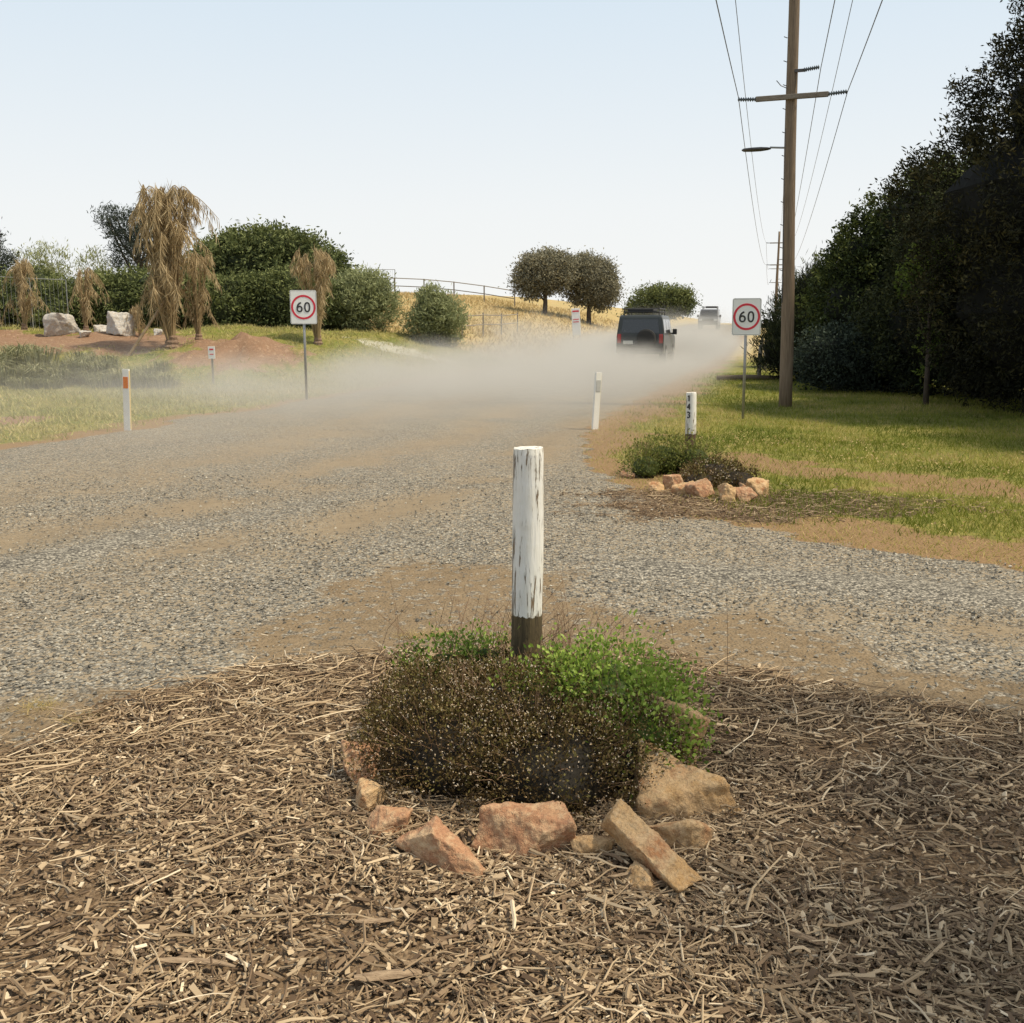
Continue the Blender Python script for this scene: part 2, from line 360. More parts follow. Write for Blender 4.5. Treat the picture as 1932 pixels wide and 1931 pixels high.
blades(mb,X,Y,R.uniform(.03,.07,n)*(1+.015*Y),R.uniform(.005,.010,n)*(1+.03*Y),.6,np.clip(-.10+1.15*fbm(X*.9,Y*.9,9)*R.uniform(.6,1.25,n),0,1))
fgs=lambda x,y: np.clip(masks(x,y)['verge']*(1-masks(x,y)['grass'])*(1-.9*masks(x,y)['mul2']),0,1)*(x-.25*y>-3.4)
X,Y=sample(11000,.5,8,6.3,22,fgs,1.5); n=len(X)
blades(mb,X,Y,R.uniform(.02,.045,n),R.uniform(.004,.009,n),1.1,np.clip(R.normal(.72,.2,n),0,1))
X,Y=sample(900,2,6.5,7,15,lambda x,y: ss(.5,.6,fbm(x*.8,y*.8,14))*masks(x,y)['grass'],0); n=len(X)
leafquads(mb,np.stack([X,Y,H(X,Y)+.07],1),R.normal(size=(n,3)),.022,.022,1.0)
ob('verge_grass',mb.build('verge_grass',gM),kind='stuff',label='short mown green and straw grass on the verge')
g2M=tintm('dusty_grass_blade',[(0,(.24,.23,.07)),(.5,(.40,.36,.14)),(1,(.58,.47,.24))],.8,.3)
mb=MB()
fl=lambda x,y: np.clip(masks(x,y)['grass'],0,1)*(x-.25*y<-9.4)*(1-masks(x,y)['orange'])
X,Y=sample(60000,-24,2,14,46,fl,1.2); n=len(X)
blades(mb,X,Y,R.uniform(.03,.075,n)*(1+.02*Y),R.uniform(.012,.025,n)*(1+.02*Y),.6,np.clip(.1+.8*fbm(X*.5,Y*.5,9)+R.normal(size=n)*.15,0,1))
ob('roadside_grass',mb.build('roadside_grass',g2M),kind='stuff',label='dusty yellow green grass beside the road')
mb=MB()
X=R.uniform(-20,12,26000);Y=R.uniform(42,90,26000);k=(X-.25*Y<-10.2);X=X[k];Y=Y[k];n=len(X)
blades(mb,X,Y,R.uniform(.12,.28,n),R.uniform(.05,.1,n),.7,np.clip(R.normal(.5,.2,n),0,1))
ob('dry_paddock_grass',mb.build('dry_paddock_grass',tintm('dry_grass',[(0,(.36,.28,.12)),(.5,(.50,.38,.19)),(1,(.62,.48,.26))],.8,.2)),kind='stuff',label='dry straw coloured grass on the hill')
for (x,y) in [(-.52,5.2),(.0,5.12),(-1.75,4.05),(-2.0,4.2),(.6,5.0),(-.35,5.25)]:
    mb=MB(); n=160; L=R.uniform(.02,.07,n); a=R.random(n)*6.28; bx=R.normal(size=n)*.045; by=R.normal(size=n)*.035
    b=np.stack([bx,by,0*bx],1); s_=np.stack([np.cos(a),np.sin(a),0*a],1)*.0012; tip=b+np.stack([R.normal(size=n)*L,R.normal(size=n)*L,L*.6],1)
    mb.add(np.stack([b-s_,b+s_,tip],1).reshape(-1,3),np.arange(n*3).reshape(n,3),np.repeat(np.clip(R.normal(.9,.1,n),0,1),3))
    ob('grass_tuft',mb.build('grass_tuft',gM),None,(x,y,h(x,y)+.004),label='small dry straw tuft on bare dirt',category='grass',group='dry tufts beside the mulch')
# ------------------------------------------------------------------ rocks
import bmesh
def rockmat(name,a,b,c):
    m,nt,p,o=nm(name); tc=N(nt,'ShaderNodeTexCoord').outputs['Object']
    oi=N(nt,'ShaderNodeObjectInfo'); ad=N(nt,'ShaderNodeVectorMath',operation='ADD'); nt.links.new(tc,ad.inputs[0]); nt.links.new(oi.outputs['Location'],ad.inputs[1]); tc=ad.outputs[0]
    f=noise(nt,tc,8,6,.65); f2=noise(nt,tc,90,4,.7); f3=noise(nt,tc,24,5,.7)
    col=ramp(nt,[(.36,a),(.5,b),(.64,c)],f); col=mix(nt,mth(nt,'MULTIPLY',ramp(nt,[(.45,g(0)),(.7,g(1))],f2),.55),col,(.14,.07,.035))
    col=mix(nt,mth(nt,'MULTIPLY',ramp(nt,[(.50,g(0)),(.62,g(1))],f3),.5),col,(.60,.44,.26))
    nt.links.new(col,p.inputs['Base Color']); p.inputs['Roughness'].default_value=.9
    bump(nt,mth(nt,'MULTIPLY_ADD',f2,.6,f3),.95,.013,p); return m
RM=[rockmat('sandstone_pink',(.48,.28,.15),(.38,.19,.10),(.53,.36,.21)),rockmat('sandstone_tan',(.50,.30,.125),(.56,.38,.20),(.40,.19,.08))]
RW=rockmat('pale_boulder',(.55,.54,.50),(.46,.45,.42),(.62,.60,.56))
def rock(name,x,y,sz,rot,mat,seed,label,group,cat='rock',sink=.2,npt=13,e=.55):
    r=np.random.default_rng(seed); bm=bmesh.new()
    p=r.uniform(-1,1,(npt,3)); p=np.sign(p)*np.abs(p)**e; p=p/np.maximum(1,np.linalg.norm(p,axis=1)[:,None]/1.25)
    p=p-(p.max(0)+p.min(0))/2; p=p/np.abs(p).max(0)
    for q in p: bm.verts.new(Vector(q*np.array(sz)*.5))
    bmesh.ops.convex_hull(bm,input=bm.verts[:])
    for v in [v for v in bm.verts if not v.link_faces]: bm.verts.remove(v)
    bmesh.ops.recalc_face_normals(bm,faces=bm.faces[:])
    me=bpy.data.meshes.new(name); bm.to_mesh(me); bm.free(); me.materials.append(mat)
    o=ob(name,me,None,(x,y,h(x,y)+sz[2]*(.5-sink)),rot,label=label,category=cat,group=group)
    m=min(sz); rm=o.modifiers.new('r','REMESH'); rm.mode='VOXEL'; rm.voxel_size=m/26; rm.use_smooth_shade=True
    for k,(s_,st) in enumerate(((.5,.18),(.16,.07))):
        t=bpy.data.textures.new('rock_noise','CLOUDS'); t.noise_scale=m*s_; t.noise_depth=3
        d=o.modifiers.new('d','DISPLACE'); d.texture=t; d.strength=m*st; d.mid_level=.5; d.texture_coords='LOCAL'
    return o
G='sandstone rocks edging the post bed'
for i,(x,y,sz,rot,m,lab) in enumerate([
 (.54,3.16,(.33,.25,.25),(.10,-.20,-.5),1,'large tan and rust sandstone rock beside shrub'),
 (.57,3.48,(.19,.16,.32),(.1,.2,.5),1,'upright tan sandstone rock behind larger rock'),
 (.49,2.94,(.22,.14,.14),(0,.2,-.5),1,'rounded tan sandstone rock against bigger rock'),
 (.385,2.81,(.34,.11,.15),(.1,.40,-.85),1,'long tilted tan sandstone rock on mulch'),
 (.24,2.89,(.13,.09,.07),(0,0,.5),1,'small buried tan rock in mulch'),
 (.36,2.72,(.11,.08,.07),(0,0,-.6),1,'small ochre rock fragment in mulch'),
 (.035,2.92,(.31,.16,.17),(-.15,.02,.05),0,'flat pink sandstone slab edging the shrub'),
 (-.19,2.83,(.34,.11,.13),(.1,.24,-.55),0,'long slanting pink sandstone rock on mulch'),
 (-.38,3.03,(.14,.10,.09),(0,.1,.3),0,'small pink sandstone rock in mulch'),
 (-.51,3.40,(.15,.14,.17),(0,0,.4),0,'rusty sandstone block beside the shrub'),
 (-.475,3.21,(.13,.12,.10),(0,0,.9),1,'low tan rock half buried in mulch')]):
    rock('rock',x,y,sz,rot,RM[m],20+i,lab,G,npt=11+(i%3)*2,e=.7)
G='small rocks edging the second post bed'
for i,(x,y,w) in enumerate([(1.22,10.9,.15),(1.38,9.95,.15),(1.56,10.1,.22),(1.62,9.75,.20),(1.75,9.65,.25),(1.98,9.45,.23),(2.11,9.4,.20),(2.30,9.75,.26),(2.22,9.9,.14)]):
    rock('rock',x,y,(w,w*.8,w*.8),(R.normal()*.2,R.normal()*.2,R.random()*3),RM[i%2],50+i,'small pinkish tan rock at edge of mulch bed',G)
G='pale boulders on the bank'
for i,(x,y,w,hh) in enumerate([(-15.2,36,1.0,.9),(-13.0,35.6,.95,.9),(-17.4,35.6,.6,.4),(-14.2,37,.55,.35),(-13.9,34.6,.4,.25),(-11.8,35.5,.35,.25)]):
    rock('boulder',x,y,(w,w*.8,hh),(0,0,i),RW,70+i,'pale grey boulder on the dirt bank',G,'boulder',sink=.15,e=.4)
# ------------------------------------------------------------------ posts
def postmat(zs,dark1,dark2):
    m,nt,p,o=nm('weathered_painted_timber'); tc=N(nt,'ShaderNodeTexCoord').outputs['Object']
    mp=N(nt,'ShaderNodeMapping'); mp.inputs['Scale'].default_value=(1,1,.07); nt.links.new(tc,mp.inputs[0])
    st=noise(nt,mp.outputs[0],95,5,.7)
    mp2=N(nt,'ShaderNodeMapping'); mp2.inputs['Scale'].default_value=(1,1,.16); nt.links.new(tc,mp2.inputs[0])
    big=noise(nt,mp2.outputs[0],34,4,.6)
    sx=N(nt,'ShaderNodeSeparateXYZ'); nt.links.new(tc,sx.inputs[0])
    low=mth(nt,'MULTIPLY',mth(nt,'SUBTRACT',zs+.40,sx.outputs[2]),.11,clamp=True)
    crack=ramp(nt,[(.0,g(0)),(.560,g(0)),(.59,g(1))],mth(nt,'ADD',mth(nt,'MULTIPLY_ADD',big,.40,mth(nt,'MULTIPLY',st,.60)),low))
    mo=noise(nt,tc,14,4)
    paint=ramp(nt,[(.3,(.82,.81,.77)),(.52,(.76,.74,.67)),(.72,(.55,.51,.41))],mth(nt,'MULTIPLY_ADD',st,.5,mth(nt,'MULTIPLY',mo,.5)))
    paint=mix(nt,crack,paint,(.22,.15,.085))
    wd=ramp(nt,[(.35,dark1),(.6,dark2)],st)
    zj=mth(nt,'MULTIPLY_ADD',st,.05,sx.outputs[2])
    fac=mth(nt,'GREATER_THAN',zj,zs+.025)
    nt.links.new(mix(nt,fac,wd,paint),p.inputs['Base Color']); p.inputs['Roughness'].default_value=.85
    bump(nt,mth(nt,'SUBTRACT',st,mth(nt,'MULTIPLY',crack,.8)),.9,.007,p); return m
def logpost(name,r,hh,mat,seed):
    n=56;m=50; an=np.arange(n)/n*2*np.pi; zs=np.linspace(-.1,hh,m); rr=np.random.default_rng(seed)
    v=[]
    gro=1+.014*np.interp(an,np.linspace(0,6.283,24),np.r_[rr.normal(size=23),0])
    for i,z in enumerate(zs):
        q=r*gro*(1+.012*np.sin(z*7+seed))*(1.03-.06*max(z,0)/hh)
        if i==m-1: q=q*.96
        top=(.0025*np.cos(an)+.0015*np.sin(3*an)+.0015*np.sin(7*an))*(z/hh)**8 if z>0 else 0
        v.append(np.stack([q*np.cos(an)+.004*np.sin(z*3),q*np.sin(an),z+top],1) if z>0 else np.stack([q*np.cos(an),q*np.sin(an),np.full(n,z)],1))
    v=np.array(v); mb=MB()
    i=np.arange(m-1)[:,None]*n;j=np.arange(n)[None];k=(j+1)%n
    mb.add(v.reshape(-1,3),[np.stack([i+j,i+k,i+n+k,i+n+j],-1).reshape(-1,4),(np.arange(n)+(m-1)*n)[None]])
    return mb.build(name,mat)
PM1=postmat(.41,(.05,.036,.016),(.14,.10,.045))
PM2=postmat(.32,(.05,.03,.02),(.14,.08,.05))
ob('timber_post',logpost('timber_post',.0605,1.075,PM1,3),None,(.05,4.05,h(.05,4.05)),(0,.012,0),label='round timber post painted cracked white above brown base',category='post')
p2=ob('timber_post',logpost('timber_post_b',.062,.80,PM2,5),None,(2.08,12.2,h(2.08,12.2)),(0,-.01,0),label='white painted timber post numbered 143 with brown base',category='post')
black=surf('black_paint',(.02,.02,.02),(.03,.03,.03),5,.5,0)
def ribbon(mb,pts,w,y0,y1,closed=False):
    P=np.array(pts,float); n=len(P)
    d=(np.roll(P,-1,0)-np.roll(P,1,0)) if closed else np.gradient(P,axis=0)
    d/=np.linalg.norm(d,axis=1)[:,None]+1e-9; nn=np.c_[-d[:,1],d[:,0]]*w/2
    a=P+nn;b=P-nn
    v=np.concatenate([np.c_[a[:,0],np.full(n,y0),a[:,1]],np.c_[b[:,0],np.full(n,y0),b[:,1]],np.c_[a[:,0],np.full(n,y1),a[:,1]],np.c_[b[:,0],np.full(n,y1),b[:,1]]])
    j=np.arange(n) if closed else np.arange(n-1); k=(j+1)%n
    mb.add(v,[np.stack([j,j+n,k+n,k],1),np.stack([j,k,k+2*n,j+2*n],1),np.stack([j+n,j+3*n,k+3*n,k+n],1)])
def ell(cx,cy,rx,ry,n=40,p=2.3):
    a=np.arange(n)/n*2*np.pi; c=np.cos(a);s=np.sin(a); return np.c_[cx+rx*np.sign(c)*np.abs(c)**(2/p),cy+ry*np.sign(s)*np.abs(s)**(2/p)]
DG={'1':[[(-.35,.55),(.1,1),(.1,-1)]],'4':[[(.35,-1),(.35,1),(-.55,-.35),(.7,-.35)]],'3':[[(-.5,.8),(-.1,1),(.4,.8),(.42,.35),(0,.08)],[(0,.08),(.5,-.2),(.45,-.75),(-.05,-1),(-.55,-.8)]]}
for i,ch in enumerate('143'):
    mb=MB()
    for jj,st in enumerate(DG[ch]):
        P=np.array(st,float)*np.array([.028,.033]); t=np.linspace(0,len(P)-1,(len(P)-1)*6+1); P=np.c_[np.interp(t,range(len(P)),P[:,0]),np.interp(t,range(len(P)),P[:,1])]
        ribbon(mb,P,.014,-.002-.0004*jj,.004)
    a=math.radians(-122)
    ob('painted_digit',mb.build('painted_digit',black),p2,(.0655*math.cos(a),.0655*math.sin(a),.735-.095*i),(0,0,a+math.pi/2),label='black digit '+ch)
wp=surf('white_plastic',(.78,.77,.72),(.70,.68,.62),8,.5,.1,.002)
yp=surf('yellowed_plastic',(.62,.50,.26),(.55,.42,.2),8,.6,.1,.002)
orr=surf('amber_reflector',(.72,.22,.05),(.62,.16,.03),40,.3,.2,.001)
grr=surf('grey_reflector',(.5,.5,.48),(.4,.4,.38),40,.3,.2,.001)
for (x,y,hh,rz,ry,ref,lab) in [(-5.78,15.75,.92,-.10,.035,orr,'white roadside guide post with amber reflector in grass'),(1.27,16.0,.86,.5,.06,grr,'leaning cream guide post with grey reflector at verge')]:
    e=thing('guide_post',(x,y,h(x,y)),lab,'guide post',(0,ry,rz),'guide posts along the gravel road')
    mb=MB(); w=.05
    prof=np.array([(-w,-.012),(w,-.012),(w,.03),(w-.012,.03),(w-.012,.0),(-w+.012,.0),(-w+.012,.03),(-w,.03)])
    v=np.concatenate([np.c_[prof,np.full(8,-.1)],np.c_[prof,np.full(8,hh)]]); j=np.arange(8);k=(j+1)%8
    mb.add(v,[np.stack([j,k,k+8,j+8],1),np.arange(8)[None,::-1],np.arange(8,16)[None]])
    bev(ob('post_body',mb.build('post_body',wp),e),.003)
    mb=MB(); mb.box((0,-.016,hh-.20),(.075,.006,.17)); bev(ob('reflector',mb.build('reflector',ref),e),.002)
    mb=MB(); mb.box((w+.002,.009,hh/2),(.003,.036,hh-.05)); ob('edge_strip',mb.build('edge_strip',yp),e)
# ------------------------------------------------------------------ speed signs
signw=surf('sign_white',(.80,.80,.78),(.74,.74,.72),4,.4,0)
signr=surf('sign_red',(.62,.02,.05),(.55,.02,.04),6,.4,0)
galv=surf('galvanised_steel',(.33,.33,.32),(.25,.25,.25),20,.45,.1,.001,metal=.6)
def rrect(w,hh,r,n=6):
    p=[]
    for cx,cy,a0 in((w/2-r,hh/2-r,0),(-w/2+r,hh/2-r,90),(-w/2+r,-hh/2+r,180),(w/2-r,-hh/2+r,270)):
        for i in range(n+1):
            a=math.radians(a0+90*i/n); p.append((cx+r*math.cos(a),cy+r*math.sin(a)))
    return np.array(p)
def plate(mb,P,y0,y1):
    n=len(P); v=np.concatenate([np.c_[P[:,0],np.full(n,y0),P[:,1]],np.c_[P[:,0],np.full(n,y1),P[:,1]]]); j=np.arange(n);k=(j+1)%n
    mb.add(v,[np.stack([j,j+n,k+n,k],1),np.arange(n)[None],np.arange(n,2*n)[None,::-1]])
def speedsign(x,y,w,hh,top,rz,lean,lab):
    z=h(x,y); e=thing('speed_sign',(x,y,z),lab,'road sign',(0,lean,rz),'speed limit signs beside the road'); T=top-z; cz=T-hh/2
    mb=MB(); mb.tube([(0,.04,-.1),(0,.04,T-.1)],.024 if w<.5 else .026,12); mb.box((0,.025,cz+.15),(.09,.02,.03)); mb.box((0,.025,cz-.15),(.09,.02,.03))
    ob('pole',mb.build('pole',galv,True),e)
    mb=MB(); plate(mb,rrect(w,hh,.035),-.002,.012); ob('sign_plate',mb.build('sign_plate',signw),e,(0,0,cz))
    mb=MB(); R0=w*.425; ribbon(mb,ell(0,0,R0,R0,64,2),w*.075,-.006,-.001,True); ob('red_ring',mb.build('red_ring',signr),e,(0,0,cz))
    mb=MB(); q=w
    ribbon(mb,ell(.145*q,0,.088*q,.165*q,40,2.4),.058*q,-.007,-.001,True)
    ribbon(mb,ell(-.145*q,-.068*q,.088*q,.097*q,40,2.2),.058*q,-.007,-.001,True)
    t=np.linspace(0,1,14)[:,None]; p0,p1,p2_=np.array([-.232*q,-.05*q]),np.array([-.235*q,.12*q]),np.array([-.085*q,.168*q])
    ribbon(mb,(1-t)**2*p0+2*t*(1-t)*p1+t*t*p2_,.058*q,-.0075,-.001)
    ob('speed_number',mb.build('speed_number',black),e,(0,-.001,cz),label='black number 60')
    mb=MB(); P=rrect(w-.02,hh-.02,.03); Pi=rrect(w-.032,hh-.032,.026); n=len(P)
    v=np.concatenate([np.c_[P[:,0],np.full(n,-.0045),P[:,1]],np.c_[Pi[:,0],np.full(n,-.0045),Pi[:,1]]]); j=np.arange(n);k=(j+1)%n
    mb.add(v,np.stack([j,j+n,k+n,k],1)); ob('border_line',mb.build('border_line',galv),e,(0,0,cz))
speedsign(3.92,17.8,.475,.61,2.00,-.10,-.005,'white speed sign reading 60 in red ring on grass verge')
speedsign(-4.33,22.2,.54,.69,2.26,.12,.0,'white speed sign reading 60 standing in dusty grass')
# ------------------------------------------------------------------ foliage
def lump(d,seed):
    r=np.random.default_rng(seed); o=0
    for i in range(6):
        k=r.normal(size=3)*2.4; o=o+np.sin(d@k+r.random()*6.28)
    for i in range(5):
        k=r.normal(size=3)*6; o=o+.55*np.sin(d@k+r.random()*6.28)
    return o/5
def crown(name,mat,blobs,ncl,nl,cr,ll,lw,seed,core=.72,lumpa=.16,up=0.,dep=.3,clz=.7,tmid=.5,flat=1.0,ct0=0.0,spray=0.):
    mb=MB(); B=np.array(blobs,float); ar=(B[:,3]*B[:,4]+B[:,3]*B[:,5]); pr=ar/ar.sum()
    ci=R.choice(len(B),ncl,p=pr); d=nrm(R.normal(size=(ncl,3))); 
    lm=1+lumpa*lump(d*1.0+ci[:,None]*.7,seed)
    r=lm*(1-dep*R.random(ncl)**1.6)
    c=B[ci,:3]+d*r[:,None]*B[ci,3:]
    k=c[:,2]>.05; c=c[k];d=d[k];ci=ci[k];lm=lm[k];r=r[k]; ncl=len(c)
    ct=R.normal(size=ncl)*.13+.20*d[:,2]+.45*(lm-1)+.3*(r-.9)  # tops and outer lumps lighter, inner clumps darker: shading put into leaf tint
    C=np.repeat(c,nl,0); D=np.repeat(d,nl,0); CT=np.repeat(ct,nl); n=len(C)
    P=C+R.normal(size=(n,3))*np.array([cr,cr,cr*clz])*np.repeat(R.uniform(.6,1.3,ncl),nl)[:,None]
    if spray>0:
        sd=nrm(D+np.repeat(R.normal(size=(ncl,3))*.5,nl,0)+np.array([0,0,.25])); tt=R.random(n)*spray
        P=C+sd*tt[:,None]+R.normal(size=(n,3))*(cr*(.25+.75*(1-tt/spray)))[:,None]
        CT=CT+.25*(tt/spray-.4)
    dr=D*.8+R.normal(size=(n,3))*.8+np.array([0,0,up]); dr[:,2]*=flat
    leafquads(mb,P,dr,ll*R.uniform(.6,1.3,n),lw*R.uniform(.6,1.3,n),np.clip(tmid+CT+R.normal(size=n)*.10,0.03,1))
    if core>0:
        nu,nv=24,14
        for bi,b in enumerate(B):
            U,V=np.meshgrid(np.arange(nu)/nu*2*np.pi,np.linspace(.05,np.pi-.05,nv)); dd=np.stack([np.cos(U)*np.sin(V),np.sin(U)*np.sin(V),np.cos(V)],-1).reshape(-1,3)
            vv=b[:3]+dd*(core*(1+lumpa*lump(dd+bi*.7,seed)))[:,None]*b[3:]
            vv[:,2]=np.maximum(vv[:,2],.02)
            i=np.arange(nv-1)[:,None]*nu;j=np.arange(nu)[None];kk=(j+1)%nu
            mb.add(vv,np.stack([i+j,i+kk,i+nu+kk,i+nu+j],-1).reshape(-1,4),ct0)  # near-black inner shell fills the crown, its interior shade put into the colour
    return mb.build(name,mat)
def trunkmesh(mat,r,blobs,base=0,seed=0,limbs=1):
    q=np.random.default_rng(seed); mb=MB(); B=np.array(blobs,float)
    cz=B[:,2].mean(); top=np.array([B[:,0].mean()*.6,B[:,1].mean()*.6,cz])
    k=np.array([[0,0,-.15],[q.normal()*.05,q.normal()*.05,cz*.3],[top[0]*.5,top[1]*.5,cz*.65],top]); mb.tube(k,[r*1.25,r,r*.8,r*.5],9)
    for b in B:
        for i in range(limbs):
            st=k[1]+(k[3]-k[1])*q.uniform(0,.7); en=b[:3]+q.normal(size=3)*b[3:]*.35
            md=(st+en)/2+np.array([0,0,-.08*np.linalg.norm(en-st)])
            mb.tube([st,md,en],[r*.5,r*.36,r*.1],6)
    return mb.build('trunk',mat,True)
bark=surf('tree_bark',(.10,.075,.055),(.05,.038,.03),12,.9,.6,.02,stretch=(3,3,.6))
def tree(name,x,y,lab,cat,mat,blobs,ncl,nl,cr,ll,lw,seed,tr=.15,group=None,z=None,rz=0,limbs=1,**kw):
    e=thing(name,(x,y,(h(x,y) if z is None else z)),lab,cat,(0,0,rz),group)
    ob('trunk',trunkmesh(bark,tr,blobs,seed=seed,limbs=limbs),e)
    ob('crown',crown('crown',mat,blobs,ncl,nl,cr,ll,lw,seed,**kw),e)
    return e
cyp=tintm('cypress_foliage',[(0,(.005,.005,.003)),(.4,(.014,.015,.006)),(.7,(.036,.034,.012)),(1,(.10,.082,.028))],.9,.08)
grn=tintm('broadleaf_foliage',[(0,(.007,.010,.004)),(.4,(.024,.036,.010)),(.7,(.055,.072,.017)),(1,(.15,.17,.04))],.8,.2)
yel=tintm('light_green_foliage',[(0,(.03,.05,.01)),(.5,(.12,.17,.03)),(1,(.28,.32,.06))],.8,.3)
dkg=tintm('dark_hedge_foliage',[(0,(.006,.008,.004)),(.4,(.017,.023,.009)),(.7,(.038,.047,.016)),(1,(.10,.105,.035))],.85,.15)
blg=tintm('blue_green_foliage',[(0,(.01,.015,.01)),(.5,(.04,.055,.038)),(1,(.09,.115,.08))],.85,.15)
mid=tintm('haze_paled_green_foliage',[(0,(.045,.055,.026)),(.4,(.085,.105,.038)),(.7,(.14,.16,.055)),(1,(.24,.26,.10))],.85,.2)  # leaf greens lightened to carry the haze of distance
olv=tintm('dusty_hazed_olive_foliage',[(0,(.10,.095,.07)),(.4,(.18,.17,.115)),(.7,(.25,.23,.155)),(1,(.34,.32,.22))],.85,.15)  # dusty olive, paled further so distance haze sits in the colour
dst=tintm('dusty_shrub_foliage',[(0,(.14,.15,.07)),(.5,(.25,.27,.13)),(1,(.38,.40,.21))],.85,.25)
pin=tintm('pine_foliage',[(0,(.016,.022,.02)),(.5,(.045,.057,.045)),(1,(.08,.10,.07))],.8,.1)
G='trees in the dark roadside windbreak'
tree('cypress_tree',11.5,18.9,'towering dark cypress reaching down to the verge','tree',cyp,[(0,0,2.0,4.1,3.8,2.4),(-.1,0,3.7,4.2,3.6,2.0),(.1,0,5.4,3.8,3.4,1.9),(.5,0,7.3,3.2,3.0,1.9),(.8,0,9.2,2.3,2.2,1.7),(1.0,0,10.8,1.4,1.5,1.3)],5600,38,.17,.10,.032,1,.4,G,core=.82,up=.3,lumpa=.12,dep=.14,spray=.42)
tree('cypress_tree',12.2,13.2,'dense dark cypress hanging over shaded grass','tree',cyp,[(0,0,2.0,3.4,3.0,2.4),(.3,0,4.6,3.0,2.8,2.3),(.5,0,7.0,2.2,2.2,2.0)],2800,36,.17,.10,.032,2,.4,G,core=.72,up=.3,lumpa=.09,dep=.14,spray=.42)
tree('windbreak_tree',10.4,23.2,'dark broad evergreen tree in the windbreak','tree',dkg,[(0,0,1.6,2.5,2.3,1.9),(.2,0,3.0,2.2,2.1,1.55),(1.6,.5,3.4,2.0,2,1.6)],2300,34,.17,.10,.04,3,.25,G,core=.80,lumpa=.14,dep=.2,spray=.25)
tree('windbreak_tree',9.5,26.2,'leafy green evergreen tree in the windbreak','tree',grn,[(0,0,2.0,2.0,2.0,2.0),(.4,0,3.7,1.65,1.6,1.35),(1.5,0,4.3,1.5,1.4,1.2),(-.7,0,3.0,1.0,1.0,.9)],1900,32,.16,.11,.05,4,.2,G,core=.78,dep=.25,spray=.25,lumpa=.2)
tree('laurel_bush',8.1,20.6,'bright yellow green leafy branch bush among dark trees','bush',yel,[(0,0,2.75,.36,.36,.34),(-.35,0,2.4,.28,.3,.22),(0,0,1.5,.12,.12,1.0)],110,20,.10,.10,.045,5,.05,None,core=0,spray=.2)
tree('windbreak_tree',8.5,29.5,'fine leaved olive green tree with soft outline','tree',dkg,[(0,0,1.4,1.55,1.5,1.4),(.2,0,2.4,1.15,1.2,1.0),(1.4,0,2.2,1.2,1.2,1.2),(-.8,0,.9,.9,1,.9)],1200,30,.15,.2,.025,6,.2,G,core=.72,up=1.2,dep=.35)
tree('roadside_bush',7.75,25.2,'blue green rounded bush at windbreak edge','bush',blg,[(0,0,.75,1.0,1.0,.85),(.9,-.3,.9,1.0,1.0,1.0)],620,28,.13,.09,.04,7,.06,None,core=.75)
tree('windbreak_tree',10.6,39,'distant dark tree at the end of the windbreak','tree',dkg,[(0,0,1.3,1.1,1.2,1.4),(1.6,2,1.5,1.4,1.4,1.6)],420,22,.2,.2,.07,8,.15,G)
tree('cypress_tree',5.8,2.2,'unseen cypress added to shade the mulch bed','tree',cyp,[(-1.2,.5,4.9,1.35,1.2,1.0),(0,-.1,5.8,1.2,1.3,1.2),(-.3,.2,4.0,.9,.9,.6)],330,28,.2,.12,.045,77,.14,G,core=0,spray=.4)  # out-of-view tree, added for the shade it drops on the mulch
G='trees behind the bank'
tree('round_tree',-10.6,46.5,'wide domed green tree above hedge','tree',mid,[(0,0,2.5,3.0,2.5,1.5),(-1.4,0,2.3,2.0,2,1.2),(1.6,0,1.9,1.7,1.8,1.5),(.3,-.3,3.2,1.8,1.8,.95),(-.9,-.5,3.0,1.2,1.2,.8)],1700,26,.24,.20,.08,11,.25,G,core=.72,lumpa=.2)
tree('round_tree',-7.4,44.5,'haze-paled green tree behind the speed sign','tree',mid,[(0,0,1.4,1.3,1.3,1.3),(-.2,0,2.5,.95,1,.9)],520,22,.2,.2,.08,12,.15,G)
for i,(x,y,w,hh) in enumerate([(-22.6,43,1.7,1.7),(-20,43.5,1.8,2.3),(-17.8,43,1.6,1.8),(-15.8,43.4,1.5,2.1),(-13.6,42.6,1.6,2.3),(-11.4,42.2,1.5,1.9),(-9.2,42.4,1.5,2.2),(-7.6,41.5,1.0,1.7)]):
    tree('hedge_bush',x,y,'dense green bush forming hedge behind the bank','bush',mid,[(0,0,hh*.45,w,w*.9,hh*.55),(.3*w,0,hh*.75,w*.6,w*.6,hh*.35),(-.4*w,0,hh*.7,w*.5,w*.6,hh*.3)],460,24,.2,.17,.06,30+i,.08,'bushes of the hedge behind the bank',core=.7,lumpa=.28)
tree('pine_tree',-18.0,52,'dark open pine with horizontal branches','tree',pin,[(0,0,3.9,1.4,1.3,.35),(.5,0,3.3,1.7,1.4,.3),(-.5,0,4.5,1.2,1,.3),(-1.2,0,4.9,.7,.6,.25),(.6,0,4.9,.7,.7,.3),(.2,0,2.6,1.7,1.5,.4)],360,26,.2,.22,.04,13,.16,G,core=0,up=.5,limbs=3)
tree('pine_tree',-24.4,50,'dark pointed pine behind wire fence','tree',pin,[(0,0,1.8,1.6,1.4,.6),(0,0,2.7,1.2,1.1,.5),(0,0,3.5,.8,.8,.5),(0,0,4.2,.4,.4,.5)],300,22,.2,.22,.04,14,.16,G,core=.4,up=.5)
